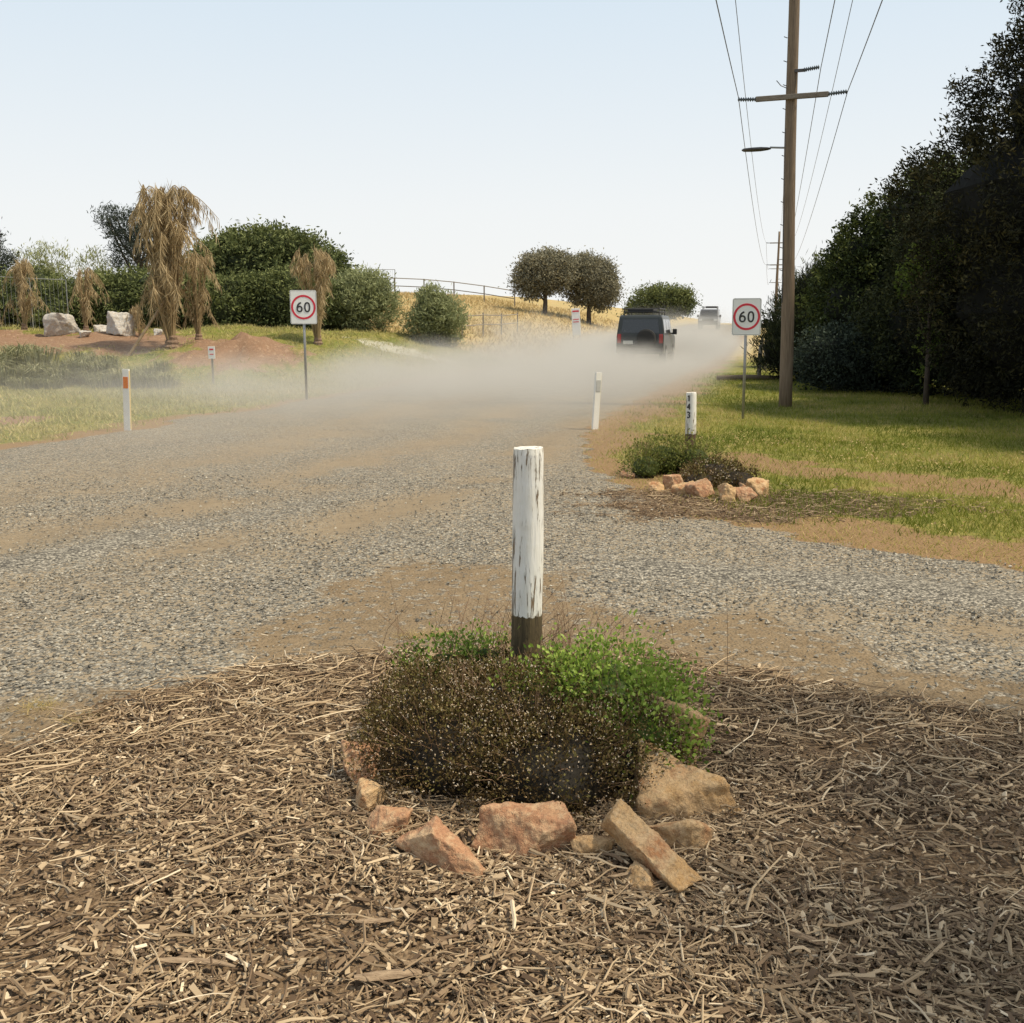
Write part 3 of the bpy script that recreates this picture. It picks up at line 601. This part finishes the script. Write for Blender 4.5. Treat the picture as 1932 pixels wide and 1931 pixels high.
for i,(x,y,hh) in enumerate([(-21.4,50,3.6),(-19.9,51,3.3),(-23.2,52,3.5)]):
    tree('wispy_tree',x,y,'pale wispy thin crowned tree beyond hedge','tree',dst,[(0,0,hh*.65,.8,.8,hh*.35),(.4,0,hh*.5,.7,.7,.8)],130,16,.22,.22,.04,60+i,.07,G,core=0,up=1)
tree('roadside_bush',-5.85,42,'dusty pale green feathery bush by the road','bush',dst,[(0,0,1.0,1.25,1.1,1.05),(.2,0,1.7,.85,.8,.65),(-.5,0,1.2,.8,.8,.9)],650,26,.17,.2,.04,15,.06,None,core=.6,up=.6,dep=.4,lumpa=.25)
tree('roadside_bush',-2.95,42,'smaller dusty pale green bush by the road','bush',dst,[(0,0,.9,1.05,1.0,.95),(-.1,0,1.5,.75,.7,.7)],480,26,.16,.2,.04,16,.06,None,core=.6,up=.6,dep=.4,lumpa=.25)
G='trees on the dry hill'
tree('hill_tree',2.35,77,'grey green rounded tree with forked trunk','tree',olv,[(0,0,3.0,2.1,1.9,1.5),(-.9,0,2.5,1.4,1.4,1.3),(.8,0,3.3,1.4,1.4,1.2)],1000,22,.26,.22,.08,17,.16,G,core=.68,limbs=2,lumpa=.12)
tree('hill_tree',5.7,79,'taller grey green domed tree on hill','tree',olv,[(0,0,3.2,2.0,2.0,1.9),(.9,0,2.4,1.3,1.4,1.5),(-.6,0,3.6,1.5,1.5,1.3)],1100,22,.26,.22,.08,18,.16,G,core=.7,lumpa=.12)
tree('hill_tree',13.6,97,'low spreading dark tree on skyline','tree',mid,[(0,0,2.3,2.7,2.2,1.5),(-1.8,0,1.5,1.5,1.5,1.1),(1.5,0,2.4,1.5,1.5,1.2)],800,22,.3,.26,.1,19,.18,G,core=.65,lumpa=.2)
# ------------------------------------------------------------------ foreground shrubs
dsh=tintm('dark_heath_foliage',[(0,(.014,.010,.005)),(.35,(.047,.031,.011)),(.65,(.105,.066,.022)),(.85,(.13,.115,.028)),(1,(.26,.19,.08))],.7,.2)
flw=tintm('tiny_blossom',[(0,(.42,.27,.13)),(1,(.78,.70,.56))],.7,.2)
lgr=tintm('bright_leaf',[(0,(.03,.055,.006)),(.4,(.12,.19,.022)),(.7,(.23,.33,.05)),(1,(.40,.50,.11))],.5,.35)
twg=surf('thin_twig',(.26,.16,.09),(.14,.08,.045),20,.8,0)
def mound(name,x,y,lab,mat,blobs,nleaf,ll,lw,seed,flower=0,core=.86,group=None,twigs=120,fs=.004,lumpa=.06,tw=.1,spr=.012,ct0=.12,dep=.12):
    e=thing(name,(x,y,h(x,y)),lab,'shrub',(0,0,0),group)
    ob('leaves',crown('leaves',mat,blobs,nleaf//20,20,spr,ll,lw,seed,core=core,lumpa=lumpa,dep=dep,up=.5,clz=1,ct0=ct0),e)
    B=np.array(blobs,float)
    mb=MB(); ci=R.integers(0,len(B),twigs); d=nrm(R.normal(size=(twigs,3))); d[:,2]=np.abs(d[:,2])*.9+.15; d=nrm(d)
    for i in range(twigs):
        b=B[ci[i]]; s=b[:3]+d[i]*b[3:]*.7; en=b[:3]+d[i]*b[3:]*(1+tw*R.uniform(.5,1.6)/b[5]*.3)+np.array([R.normal()*.02,R.normal()*.02,tw*R.random()])
        mb.tube([s,(s+en)/2+R.normal(size=3)*.008,en],[.0012,.001,.0006],4)
    ob('twigs',mb.build('twigs',twg),e)
    if flower:
        ci=R.choice(len(B),flower,p=B[:,3]*B[:,5]/(B[:,3]*B[:,5]).sum()); d=nrm(R.normal(size=(flower,3))); d[:,2]=np.where(d[:,2]<-.2,-d[:,2],d[:,2])
        c=B[ci,:3]+d*B[ci,3:]*(1+lumpa*lump(d+ci[:,None]*.7,seed))[:,None]*R.uniform(.94,1.05,(flower,1))
        c=c[c[:,2]>.01]; mb=MB()
        for k in range(3): leafquads(mb,c+R.normal(size=c.shape)*fs*.3,R.normal(size=c.shape),fs,fs*.8,R.random(len(c)))
        ob('blossoms',mb.build('blossoms',flw),e)
    return e
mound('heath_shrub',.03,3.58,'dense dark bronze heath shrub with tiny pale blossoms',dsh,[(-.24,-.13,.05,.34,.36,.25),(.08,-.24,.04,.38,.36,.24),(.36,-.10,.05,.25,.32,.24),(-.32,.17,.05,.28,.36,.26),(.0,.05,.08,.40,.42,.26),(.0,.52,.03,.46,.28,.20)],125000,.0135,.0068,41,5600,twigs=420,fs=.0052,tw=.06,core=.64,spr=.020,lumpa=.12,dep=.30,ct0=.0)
mound('leafy_shrub',.34,3.66,'bright green small leaved shrub beside the post',lgr,[(.0,.16,.20,.24,.22,.17),(.20,-.06,.16,.16,.20,.16),(-.20,.02,.21,.17,.14,.12),(.12,-.26,.15,.18,.14,.14),(.0,-.06,.23,.19,.15,.12)],10500,.020,.014,42,core=.5,twigs=110,lumpa=.22,tw=.05,spr=.038,dep=.3)
mound('leafy_shrub',-.28,4.08,'bright green sprigs poking through dark shrub',lgr,[(0,0,.19,.17,.12,.11),(.17,.05,.20,.14,.10,.10)],2200,.018,.012,43,core=.4,twigs=40,lumpa=.2,tw=.05,spr=.030)
mb=MB()
for i in range(190):
    x=R.normal()*.26; y=R.normal()*.14+.15; L=R.uniform(.12,.36); dx,dy=R.normal()*.10,R.normal()*.1
    mb.tube([(x,y,.1),(x+dx*.4,y+dy*.4,.1+L*.55),(x+dx*1.2,y+dy*1.2,.1+L)],[.0013,.001,.0006],4)
ob('dry_stems',mb.build('dry_stems',twg),None,(.06,4.15,h(.06,4.15)),label='thin wiry dry stems sprouting around the post',category='plant')
mound('heath_shrub',2.12,10.55,'low dark bronze shrub behind small rocks',dsh,[(-.05,0,.03,.34,.4,.20),(.12,-.3,.02,.26,.3,.17),(-.28,-.35,.02,.22,.25,.16)],9000,.03,.014,44,300,twigs=60,fs=.012,tw=.1,spr=.03,core=.75)
mound('leafy_shrub',1.66,11.3,'loose olive green shrub beside numbered post',tintm('olive_leaf',[(0,(.03,.045,.008)),(.5,(.12,.14,.025)),(1,(.26,.26,.07))],.7,.3),[(0,0,.12,.34,.4,.30),(-.25,-.3,.08,.24,.3,.22),(.28,-.2,.12,.26,.3,.24)],6500,.035,.014,45,core=.6,twigs=120,tw=.12,lumpa=.15,spr=.05)
# ------------------------------------------------------------------ dried palms
frM=tintm('dry_frond',[(0,(.17,.12,.06)),(.4,(.34,.25,.135)),(.75,(.50,.385,.22)),(1,(.66,.54,.34))],.8,.3)
palmtrunk=surf('fibrous_palm_trunk',(.30,.20,.13),(.16,.10,.065),10,.9,.7,.03,stretch=(1,1,3))
def palm(x,y,ht,nf,spread,seed,lab,th,col=.45,tr=.13,prop=False,side=.3):
    q=np.random.default_rng(seed); e=thing('dried_palm',(x,y,h(x,y)),lab,'palm tree',(0,0,0),'drying palms on the dirt bank')
    mb=MB(); m=9; zz=np.linspace(-.15,th,m); mb.tube(np.stack([.02*np.sin(zz*3),0*zz,zz],1),tr*(1+.18*(np.arange(m)%2))*np.linspace(1.2,.6,m),10)
    ob('trunk',mb.build('trunk',palmtrunk),e)
    mb=MB()
    for i in range(nf):
        a=q.random()*6.28; s=spread*q.uniform(.25,1.0); top=ht*(q.uniform(.82,1.0) if q.random()<.62 else q.uniform(.35,.82)); L=top-th*.5
        t=np.linspace(0,1,20)
        colr=col*q.uniform(.1,1)*(.15+.85*np.clip(t/.45,0,1))
        over=np.clip((t-.62)/.38,0,1)
        rr=colr+s*over**1.3*.75
        zz=np.where(t<.74,th*.5+L*np.sin(np.minimum(t/.74,1)*np.pi/2)**.9,top-s*.85*np.clip((t-.74)/.26,0,1)**1.5*q.uniform(.6,1.6))
        P=np.stack([rr*np.cos(a)+side*ht*.09*t*t,rr*np.sin(a),zz],1)
        mb.tube(P,np.linspace(.024,.005,20)*(ht/4.5+.3),4,.55)
        nlf=int(150*(.4+ht/6)); tt=q.uniform(.10,1,nlf)**.9; B=np.stack([np.interp(tt,t,P[:,k]) for k in range(3)],1)
        sd=q.choice([-1,1],nlf); k_=np.where(tt<.5,.3,.5)
        dirv=np.stack([-np.sin(a)*sd*k_+np.cos(a)*.1+q.normal(size=nlf)*.2,np.cos(a)*sd*k_+np.sin(a)*.1+q.normal(size=nlf)*.2,-(.5+.9*tt)+q.normal(size=nlf)*.3],1)
        dirv[:,2]=np.where((tt<.6)&(q.random(nlf)<.6),np.abs(dirv[:,2])+.2,dirv[:,2]); dirv=nrm(dirv)
        LL=q.uniform(.18,.50,nlf)*(ht/4.7*.6+.35)
        leafquads(mb,B+dirv*LL[:,None]*.5,dirv,LL,.019*(ht/4.7*.5+.6),np.clip(q.normal(.5,.24,nlf)+.15*(tt-.5),0,1))
    ob('fronds',mb.build('fronds',frM),e)
    if prop:
        mb=MB(); mb.tube([(-1.0,-.9,-.2),(.05,-.1,1.6)],[.045,.04],8); ob('prop_pole',mb.build('prop_pole',surf('raw_timber',(.36,.26,.16),(.25,.17,.1),10,.8,.3)),e)
palm(-10.25,32,4.75,52,1.3,1,'tall drying palm with drooping straw fronds',.4,.82,.22,True,.55)
palm(-9.6,32.6,2.7,14,.7,9,'shorter drying palm beside the tall one',.25,.35,.14)
palm(-16.7,36.5,2.4,20,.9,2,'small drying palm on dirt bank',.2,.45,.12)
palm(-14.6,36.5,2.25,16,.95,3,'small drooping dried palm on dirt bank',.2,.35,.12)
palm(-12.4,35.5,1.1,11,.5,4,'stunted dried palm among boulders',.1,.2,.08)
palm(-6.3,34.5,3.0,28,.6,5,'dried palm standing behind the speed sign',.3,.75,.14)
palm(-17.5,36.0,1.1,12,.6,6,'stunted drying palm at bank edge',.1,.25,.1)
stp=tintm('strappy_leaf',[(0,(.15,.155,.075)),(.5,(.29,.285,.15)),(1,(.46,.43,.26))],.7,.3)
def tuss(seed):
    mb=MB(); n=230; a=R.random(n)*6.28; rr=R.random(n)*.45; L=R.uniform(.22,.72,n); out=R.uniform(.15,1.1,n)
    b=np.stack([np.cos(a)*rr,np.sin(a)*rr,0*a-.05],1); m=b+np.stack([np.cos(a)*out*.35*L,np.sin(a)*out*.35*L,L*.7],1); t=b+np.stack([np.cos(a)*out*1.1*L,np.sin(a)*out*1.1*L,L*(1-.45*out)],1)
    s=np.stack([-np.sin(a),np.cos(a),0*a],1)*.012
    V=np.stack([b-s,b+s,m+s,m-s,t],1); F4=np.arange(n)[:,None]*5+np.array([0,1,2,3]); F3=np.arange(n)[:,None]*5+np.array([3,2,4])
    mb.add(V.reshape(-1,3),[F4,F3],np.repeat(np.clip(R.normal(.5,.25,n),0,1),5)); return mb.build('tussock_plant',stp)
TM=[tuss(i) for i in range(4)]
for k in range(64):
    t=R.random(); x=-16+6.8*t+R.normal()*.35; y=25.2+R.random()**1.2*5.0*(1-.55*t)+.5*t
    s=R.uniform(.5,1.25)*(1.1-.35*t)
    o=ob('tussock_plant',TM[k%4],None,(x,y,h(x,y)),(0,0,k*1.3),label='grey green strappy tussock at foot of bank',category='plant',group='strappy tussocks along the bank'); o.scale=(s,s,s*R.uniform(.8,1.2))
# ------------------------------------------------------------------ power poles
pw=surf('weathered_pole_timber',(.25,.185,.125),(.12,.085,.055),10,.9,.6,.01,stretch=(6,6,.25))
arm=surf('crossarm_timber',(.26,.22,.17),(.15,.12,.09),8,.85,.4,.004,stretch=(1,5,5))
ins=surf('insulator',(.10,.12,.13),(.05,.06,.07),8,.3,0)
dkm=surf('dark_metal',(.10,.09,.085),(.06,.055,.05),12,.5,.1,.001,metal=.4)
RD=math.atan(.25)
def polex(Y): return .20+.25*Y
poles=[]; LEAN=-.024
def powerpole(Y,ht,detail=True,lamp=False,dx=0):
    x=polex(Y)+dx; z=h(x,Y); e=thing('power_pole',(x,Y,z),'tall weathered timber power pole with crossarms' if detail else 'distant timber power pole beside road','power pole',(0,LEAN if detail else 0,-RD),'power poles along the road')
    mb=MB(); zz=np.linspace(-.2,ht,14); mb.tube(np.stack([.012*np.sin(zz),0*zz,zz],1),np.linspace(.128,.085,14),18); ob('pole',mb.build('pole',pw,True),e)
    ends=[]
    def insul(P0,P1):
        n=17; t=np.linspace(0,1,n)[:,None]; mb=MB(); mb.tube(np.array(P0)*(1-t)+np.array(P1)*t,np.where(np.arange(n)%2,.046,.015),8); ob('insulator',mb.build('insulator',ins,True),e)
    for az,w in((5.74,1.30),(7.62,1.5)):
        mb=MB(); mb.box((0,-.13,az),(w,.08,.09)); mb.box((0,-.10,az-.001),(.1,.12,.06)); bev(ob('crossarm',mb.build('crossarm',arm),e),.008)
        for sx in(-1,1):
            insul((sx*(w/2-.01),-.13,az),(sx*(w/2+.33),-.13,az+.02)); ends.append((sx*(w/2+.33),az+.05))
    mb=MB(); mb.box((.14,-.08,6.2),(.2,.05,.05)); ob('standoff_bracket',mb.build('standoff_bracket',dkm),e)
    insul((.2,-.1,6.2),(.48,-.1,6.23))
    ends.append((.50,6.25)); ends.append((.1,9.4))
    if detail:
        mb=MB()
        for zc in np.arange(2.6,7.2,.42): mb.tube([(0.0+.10*(-1)**int(zc*5),-.02,zc),(.16*(-1)**int(zc*5),-.05,zc+.02)],.008,5)
        mb.tube([(-.10,-.06,2.0),(-.09,-.06,5.2)],.012,6)
        mb.tube([(-.28,-.10,6.05),(-.2,-.12,5.95),(-.09,-.1,5.9)],.008,5)
        ob('fittings',mb.build('fittings',dkm),e)
    if lamp:
        mb=MB(); mb.tube([(-.1,0,4.86),(-.38,-.02,4.88)],.018,8); ob('lamp_arm',mb.build('lamp_arm',galv),e)
        mb=MB(); xs=np.array([-.36,-.42,-.55,-.72,-.86,-.90]); ws=np.array([.035,.07,.10,.10,.08,.03])
        mb.tube(np.stack([xs,0*xs-.02,4.86+0*xs],1),ws,10); mb.v[0][:,2]=4.86+(mb.v[0][:,2]-4.86)*.38; ob('lamp_head',mb.build('lamp_head',dkm,True),e)
    poles.append((x,Y,z,ends))
powerpole(20.6,10.6,True,True)
powerpole(95,8.6,False,dx=-.5); powerpole(150,8.2,False,dx=-.8)
c,s=math.cos(-RD),math.sin(-RD)
def wpt(p,e):
    lean=LEAN*e[1] if p[1]==20.6 else 0
    return np.array([p[0]+(e[0]+lean)*c,p[1]+e[0]*s,p[2]+e[1]])
back=(polex(-50),-50,0,poles[0][3])
wm=surf('wire_aluminium',(.16,.165,.17),(.12,.12,.13),5,.5,0)
for A,Bp in ((back,poles[0]),(poles[0],poles[1]),(poles[1],poles[2])):
    for i in range(len(poles[0][3])):
        fa=A[3][i]; fb=Bp[3][i]
        if i==5: fb=(.1,8.3) if Bp is not poles[0] else fb
        if i==5 and A is poles[1]: fa=(.1,8.3)
        a=wpt(A,fa);b=wpt(Bp,fb); t=np.linspace(0,1,30)[:,None]
        P=a*(1-t)+b*t; P[:,2]-=(4*t*(1-t)*.9)[:,0]
        mb=MB(); mb.tube(P,.0075 if A is not poles[1] else .012,5)
        ob('power_line',mb.build('power_line',wm),None,(0,0,0),label='thin overhead electricity wire strung between poles',category='wire',group='overhead power lines')
# ------------------------------------------------------------------ cars
def polyext(mb,prof,x0,x1,inset=0,zc=1.05,mat=0):
    P=np.array(prof,float); n=len(P)
    def side(x,sg): 
        xx=np.where(P[:,1]>zc,x-sg*inset*(P[:,1]-zc),x); return np.c_[xx,P]
    v=np.concatenate([side(x0,-1),side(x1,1)]); j=np.arange(n);k=(j+1)%n
    mb.add(v,[np.stack([j,j+n,k+n,k],1),np.arange(n)[None],np.arange(n,2*n)[None,::-1]],.5,mat)
glass=surf('car_glass',(.015,.018,.02),(.02,.022,.025),3,.12,0,coat=.5)
tyr=surf('tyre_rubber',(.025,.025,.025),(.04,.037,.033),20,.9,.3,.005)
rim=surf('wheel_rim',(.35,.35,.34),(.25,.25,.24),12,.4,0,metal=.7)
redl=surf('tail_lamp_red',(.35,.01,.01),(.28,.01,.01),9,.25,0,coat=.5)
whl=surf('headlamp_clear',(.7,.7,.68),(.6,.6,.6),9,.2,0,coat=.5)
blk=surf('black_trim',(.03,.03,.03),(.05,.048,.045),9,.6,0)
platem=surf('number_plate',(.6,.6,.55),(.5,.5,.45),9,.5,0)
def car(x,y,rz,paint,lab):
    e=thing('four_wheel_drive_car',(x,y,h(x,y)),lab,'car',(0,0,rz),None)
    W=.90; mb=MB()
    polyext(mb,[(-2.25,.50),(-2.30,.75),(-2.28,1.12),(-2.2,1.80),(-2.1,1.88),(.35,1.86),(.55,1.78),(1.05,1.18),(2.05,1.10),(2.25,.98),(2.28,.5),(1.9,.42),(-1.9,.42)],-W,W,.13,1.1)
    o=ob('body',mb.build('body',paint),e); bev(o,.05,3)
    def pane(nm_,pts):
        mb=MB(); p=np.array(pts,float); mb.add(p,np.array([[0,1,2,3]])); ob(nm_,mb.build(nm_,glass),e)
    yb=lambda z:-2.28+(z-1.12)*.118-.012
    pane('rear_window',[(-.72,yb(1.22),1.22),(.72,yb(1.22),1.22),(.66,yb(1.72),1.72),(-.66,yb(1.72),1.72)])
    pane('windscreen',[(.74,1.02,1.24),(-.74,1.02,1.24),(-.70,.60,1.75),(.70,.60,1.75)])
    for sg in(-1,1):
        xs=lambda z: sg*(W-.13*(z-1.1)+.004)
        for y0,y1,y2,y3 in((-2.05,-1.15,-1.15,-2.0),(-1.05,-.15,-.15,-1.05),(-.05,.85,.42,-.05)):
            pane('side_window',[(xs(1.2),y0,1.2),(xs(1.2),y1,1.2),(xs(1.72),y2,1.72),(xs(1.72),y3,1.72)])
        mb=MB(); mb.box((sg*(W+.12),.72,1.24),(.17,.10,.22)); mb.box((sg*(W+.02),.74,1.18),(.1,.05,.05)); bev(ob('mirror',mb.build('mirror',blk),e),.02)
        mb=MB(); mb.box((sg*.79,-2.30,1.0),(.14,.06,.34)); bev(ob('tail_light',mb.build('tail_light',redl),e),.01)
        mb=MB(); mb.box((sg*.68,2.25,.88),(.32,.08,.18)); bev(ob('headlight',mb.build('headlight',whl),e),.015)
    mb=MB(); mb.box((0,-2.36,.56),(1.76,.16,.20)); bev(ob('rear_bumper',mb.build('rear_bumper',blk),e),.03)
    mb=MB(); mb.box((0,2.34,.56),(1.76,.18,.24)); bev(ob('front_bumper',mb.build('front_bumper',blk),e),.03)
    mb=MB(); mb.box((0,2.27,.88),(.9,.05,.2)); ob('grille',mb.build('grille',blk),e)
    mb=MB(); mb.box((-.45,-2.325,.86),(.37,.02,.13)); ob('number_plate',mb.build('number_plate',platem),e)
    for wx in(-.80,.80):
        for wy in(-1.42,1.42):
            wh=ob('wheel',None,e,(wx,wy,.38)); wh.empty_display_size=.1
            mb=MB(); mb.tube([(-.12,0,0),(-.10,0,0),(.10,0,0),(.12,0,0)],[.33,.38,.38,.33],28); ob('tyre',mb.build('tyre',tyr,False),wh)
            mb=MB(); sg=1 if wx>0 else -1; mb.tube([(sg*.11,0,0),(sg*.135,0,0)],[.22,.20],20); ob('rim',mb.build('rim',rim),wh)
    mb=MB()
    for xx in(-.66,.66): mb.tube([(xx,-2.0,2.0),(xx,.2,2.0)],.025,6); mb.tube([(xx,-2.0,2.12),(xx,.2,2.12)],.025,6)
    for yy in np.linspace(-2.0,.2,9): mb.tube([(-.66,yy,2.0),(.66,yy,2.0)],.018,6)
    for yy in(-1.9,-.9,.1):
        for xx in(-.66,.66): mb.tube([(xx,yy,1.82),(xx,yy,2.12)],.018,6)
    mb.tube([(-.66,-2.0,2.12),(.66,-2.0,2.12)],.025,6); ob('roof_rack',mb.build('roof_rack',blk),e)
    mb=MB(); mb.box((-.1,-.9,2.09),(1.0,1.3,.12)); bev(ob('roof_load',mb.build('roof_load',blk),e),.03)
    mb=MB(); mb.tube([(.25,-2.52,1.0),(.25,-2.50,1.0),(.25,-2.32,1.0),(.25,-2.30,1.0)],[.30,.36,.36,.30],28); ob('spare_wheel',mb.build('spare_wheel',tyr),e)
    return e
car(5.4,42.5,-RD,surf('dark_green_paint',(.014,.019,.017),(.02,.024,.022),3,.4,0,coat=.2),'dark green boxy four wheel drive with roof rack in dust')
car(18.5,100,math.pi-RD,surf('dark_grey_paint',(.10,.10,.105),(.08,.08,.085),3,.35,0,metal=.3,coat=.4),'grey four wheel drive cresting the gravel road')
# ------------------------------------------------------------------ fences, small signs
fm_=surf('fence_timber',(.28,.25,.21),(.2,.17,.14),10,.8,.2)
def railfence(pts,hh,n,lab,rails=(.95,),r=.05,mesh=False):
    a=np.array(pts[0]);b=np.array(pts[1]); e=thing('fence',(a[0],a[1],h(*a)),lab,'fence'); z0=h(*a)
    P=[a+(b-a)*t for t in np.linspace(0,1,n)]; MM=fm_ if not mesh else galv
    for q in P:
        mb=MB(); dz=h(*q)-z0; mb.tube([(q[0]-a[0],q[1]-a[1],dz-.1),(q[0]-a[0],q[1]-a[1],dz+hh)],r,6); ob('fence_post',mb.build('fence_post',MM),e)
    for rr in rails:
        mb=MB(); mb.tube([(q[0]-a[0],q[1]-a[1],h(*q)-z0+hh*rr) for q in P],r*.7,5); ob('fence_rail',mb.build('fence_rail',MM),e)
    if mesh:
        mb=MB(); m=n*6
        for t in np.linspace(0,1,m):
            q=a+(b-a)*t; dz=h(*q)-z0; mb.tube([(q[0]-a[0],q[1]-a[1],dz),(q[0]-a[0],q[1]-a[1],dz+hh)],.006,3)
        ob('wire_mesh',mb.build('wire_mesh',galv),e)
railfence([(-11.5,84),(.2,82)],1.25,6,'dark post and rail fence along hilltop',(.97,.5),.05)
railfence([(-13.5,85),(-9.2,84.5)],1.9,4,'tall mesh fence on the hilltop',(1.0,),.03,True)
railfence([(-18.6,38.5),(-16.2,39.0)],1.9,3,'temporary wire mesh fence on the bank',(1.0,.02),.02,True)
railfence([(-2.2,47),(0.3,58)],1.1,4,'old timber and wire fence across dry slope',(.9,.5),.035)
def plainpost(x,y,hh,r,lab,grp):
    mb=MB(); mb.tube([(0,0,-.1),(0,0,hh*.5),(.01,0,hh-.01),(.01,0,hh)],[r,r,r*.95,r*.8],12); ob('timber_post',mb.build('timber_post_small',fm_,True),None,(x,y,h(x,y)),label=lab,category='post',group=grp)
for x,y,hh in ((7.15,30.6,.95),(8.6,36,.95),(10.1,43,1.0),(12.4,52,1.0)): plainpost(x,y,hh,.06,'weathered timber post beside the road','timber posts beyond the power pole')
mb=MB(); mb.tube([(-.9,0,.07),(0,.02,.08),(.9,0,.06)],[.07,.08,.06],10); ob('fallen_log',mb.build('fallen_log',pw,True),None,(6.6,29.5,h(6.6,29.5)),(0,0,.1),label='long grey log lying on the verge',category='log')
e=thing('banner_sign',(3.45,56,h(3.45,56)),'tall white roadside sign with red band on slope','sign',(0,-.06,0))
mb=MB(); mb.box((0,0,1.45),(.44,.03,1.4)); bev(ob('sign_board',mb.build('sign_board',signw),e),.01)
mb=MB(); mb.box((0,-.02,2.0),(.34,.01,.08)); mb.box((0,-.02,1.58),(.30,.01,.04)); mb.box((0,-.02,1.45),(.30,.01,.04)); ob('red_band',mb.build('red_band',signr),e)
mb=MB(); mb.tube([(-.17,.03,-.1),(-.17,.03,1.3)],.02,6); mb.tube([(.17,.03,-.1),(.17,.03,1.3)],.02,6); ob('stake',mb.build('stake',galv),e)
e=thing('marker_sign',(-7.5,26.5,h(-7.5,26.5)),'small white marker sign on short timber stake','sign')
mb=MB(); mb.box((0,0,.78),(.17,.02,.30)); bev(ob('sign_board',mb.build('sign_board_b',signw),e),.004)
mb=MB(); mb.box((0,-.013,.86),(.10,.004,.04)); mb.box((0,-.013,.74),(.10,.004,.025)); ob('printed_panel',mb.build('printed_panel',signr),e)
mb=MB(); mb.box((0,.03,.35),(.05,.03,.9)); ob('stake',mb.build('stake_b',fm_),e)
# ------------------------------------------------------------------ dust
def dustmat():
    m=bpy.data.materials.new('airborne_dust'); m.use_nodes=True; nt=m.node_tree; nt.nodes.clear()
    o=N(nt,'ShaderNodeOutputMaterial'); v=N(nt,'ShaderNodeVolumePrincipled')
    v.inputs['Color'].default_value=(1,.95,.86,1); v.inputs['Anisotropy'].default_value=0
    tc=N(nt,'ShaderNodeTexCoord').outputs['Object']; sx=N(nt,'ShaderNodeSeparateXYZ'); nt.links.new(tc,sx.inputs[0]); X_,Y_,Z_=sx.outputs
    def sst(a,b,x):
        n=N(nt,'ShaderNodeMapRange',interpolation_type='SMOOTHSTEP'); n.inputs[1].default_value=a;n.inputs[2].default_value=b;nt.links.new(x,n.inputs[0]); return n.outputs[0]
    nz=noise(nt,tc,.28,3,.6)
    nzc=ramp(nt,[(.34,g(0)),(.66,g(1))],nz)
    tall=mth(nt,'MULTIPLY_ADD',mth(nt,'MULTIPLY',sst(44,52,Y_),sst(74,60,Y_)),.9,.80)
    hh=mth(nt,'MULTIPLY',mth(nt,'MULTIPLY_ADD',nzc,1.15,.55),tall)
    fz=mth(nt,'POWER',mth(nt,'SUBTRACT',1,mth(nt,'DIVIDE',Z_,hh),clamp=True),1.4)
    fx=mth(nt,'MULTIPLY',mth(nt,'MULTIPLY_ADD',sst(-12,-1,X_),.86,mth(nt,'MULTIPLY',sst(-19,-11,X_),.14)),sst(5.0,1.5,X_))
    fy=mth(nt,'MULTIPLY',mth(nt,'MULTIPLY_ADD',sst(14,28,Y_),.86,mth(nt,'MULTIPLY',sst(8,15,Y_),.14)),sst(84,50,Y_))
    d=mth(nt,'MULTIPLY',mth(nt,'MULTIPLY',fx,fy),fz)
    d=mth(nt,'MULTIPLY',d,mth(nt,'MULTIPLY_ADD',nzc,.38,.32))
    nt.links.new(d,v.inputs['Density']); nt.links.new(v.outputs[0],o.inputs['Volume']); return m
mb=MB(); mb.box((-6.5,47,1.4),(25,78,3.0)); 
ob('dust_cloud',mb.build('dust_cloud',dustmat()),None,(-6.0,0,0),(0,0,-RD),kind='stuff',label='pale dust cloud drifting off the gravel road')
# ------------------------------------------------------------------ light, world, camera
EL=math.radians(59); AZ=math.radians(98)
ts=Vector((math.sin(AZ)*math.cos(EL),math.cos(AZ)*math.cos(EL),math.sin(EL)))
sl=bpy.data.lights.new('sun','SUN'); sl.energy=4.9; sl.angle=math.radians(3); sl.color=(1,.88,.67)
so=bpy.data.objects.new('sun',sl); COL.objects.link(so); so.rotation_euler=ts.to_track_quat('Z','Y').to_euler(); so.location=(0,0,30)
w=bpy.data.worlds.new('World'); SC.world=w; w.use_nodes=True; nt=w.node_tree; bg=nt.nodes['Background']
sky=N(nt,'ShaderNodeTexSky',sky_type='NISHITA'); sky.sun_disc=False; sky.sun_elevation=EL; sky.sun_rotation=AZ; sky.dust_density=3; sky.air_density=1
tc=N(nt,'ShaderNodeTexCoord'); sx=N(nt,'ShaderNodeSeparateXYZ'); nt.links.new(tc.outputs['Generated'],sx.inputs[0])
f=ramp(nt,[(0,g(.97)),(.12,g(.94)),(.3,g(.88)),(.6,g(.7)),(1,g(.6))],sx.outputs[2])
hz=ramp(nt,[(0,(.93,.93,.905)),(.10,(.89,.915,.92)),(.28,(.73,.84,.93)),(1,(.66,.74,.82))],sx.outputs[2])
hz=mix(nt,1.0,hz,(10.9,10.9,10.9),'MULTIPLY')
colw=mix(nt,f,sky.outputs[0],hz); nt.links.new(colw,bg.inputs[0]); bg.inputs[1].default_value=.095
cd=bpy.data.cameras.new('camera'); cam=bpy.data.objects.new('camera',cd); COL.objects.link(cam); SC.camera=cam
cd.sensor_width=36; cd.lens=36*1981/1932; cd.clip_end=4000; cd.clip_start=.05
cam.location=(0,0,1.6); cam.rotation_euler=(math.radians(90-10.2),0,0)
SC.view_settings.view_transform='Standard'; SC.view_settings.look='None'; SC.view_settings.exposure=0
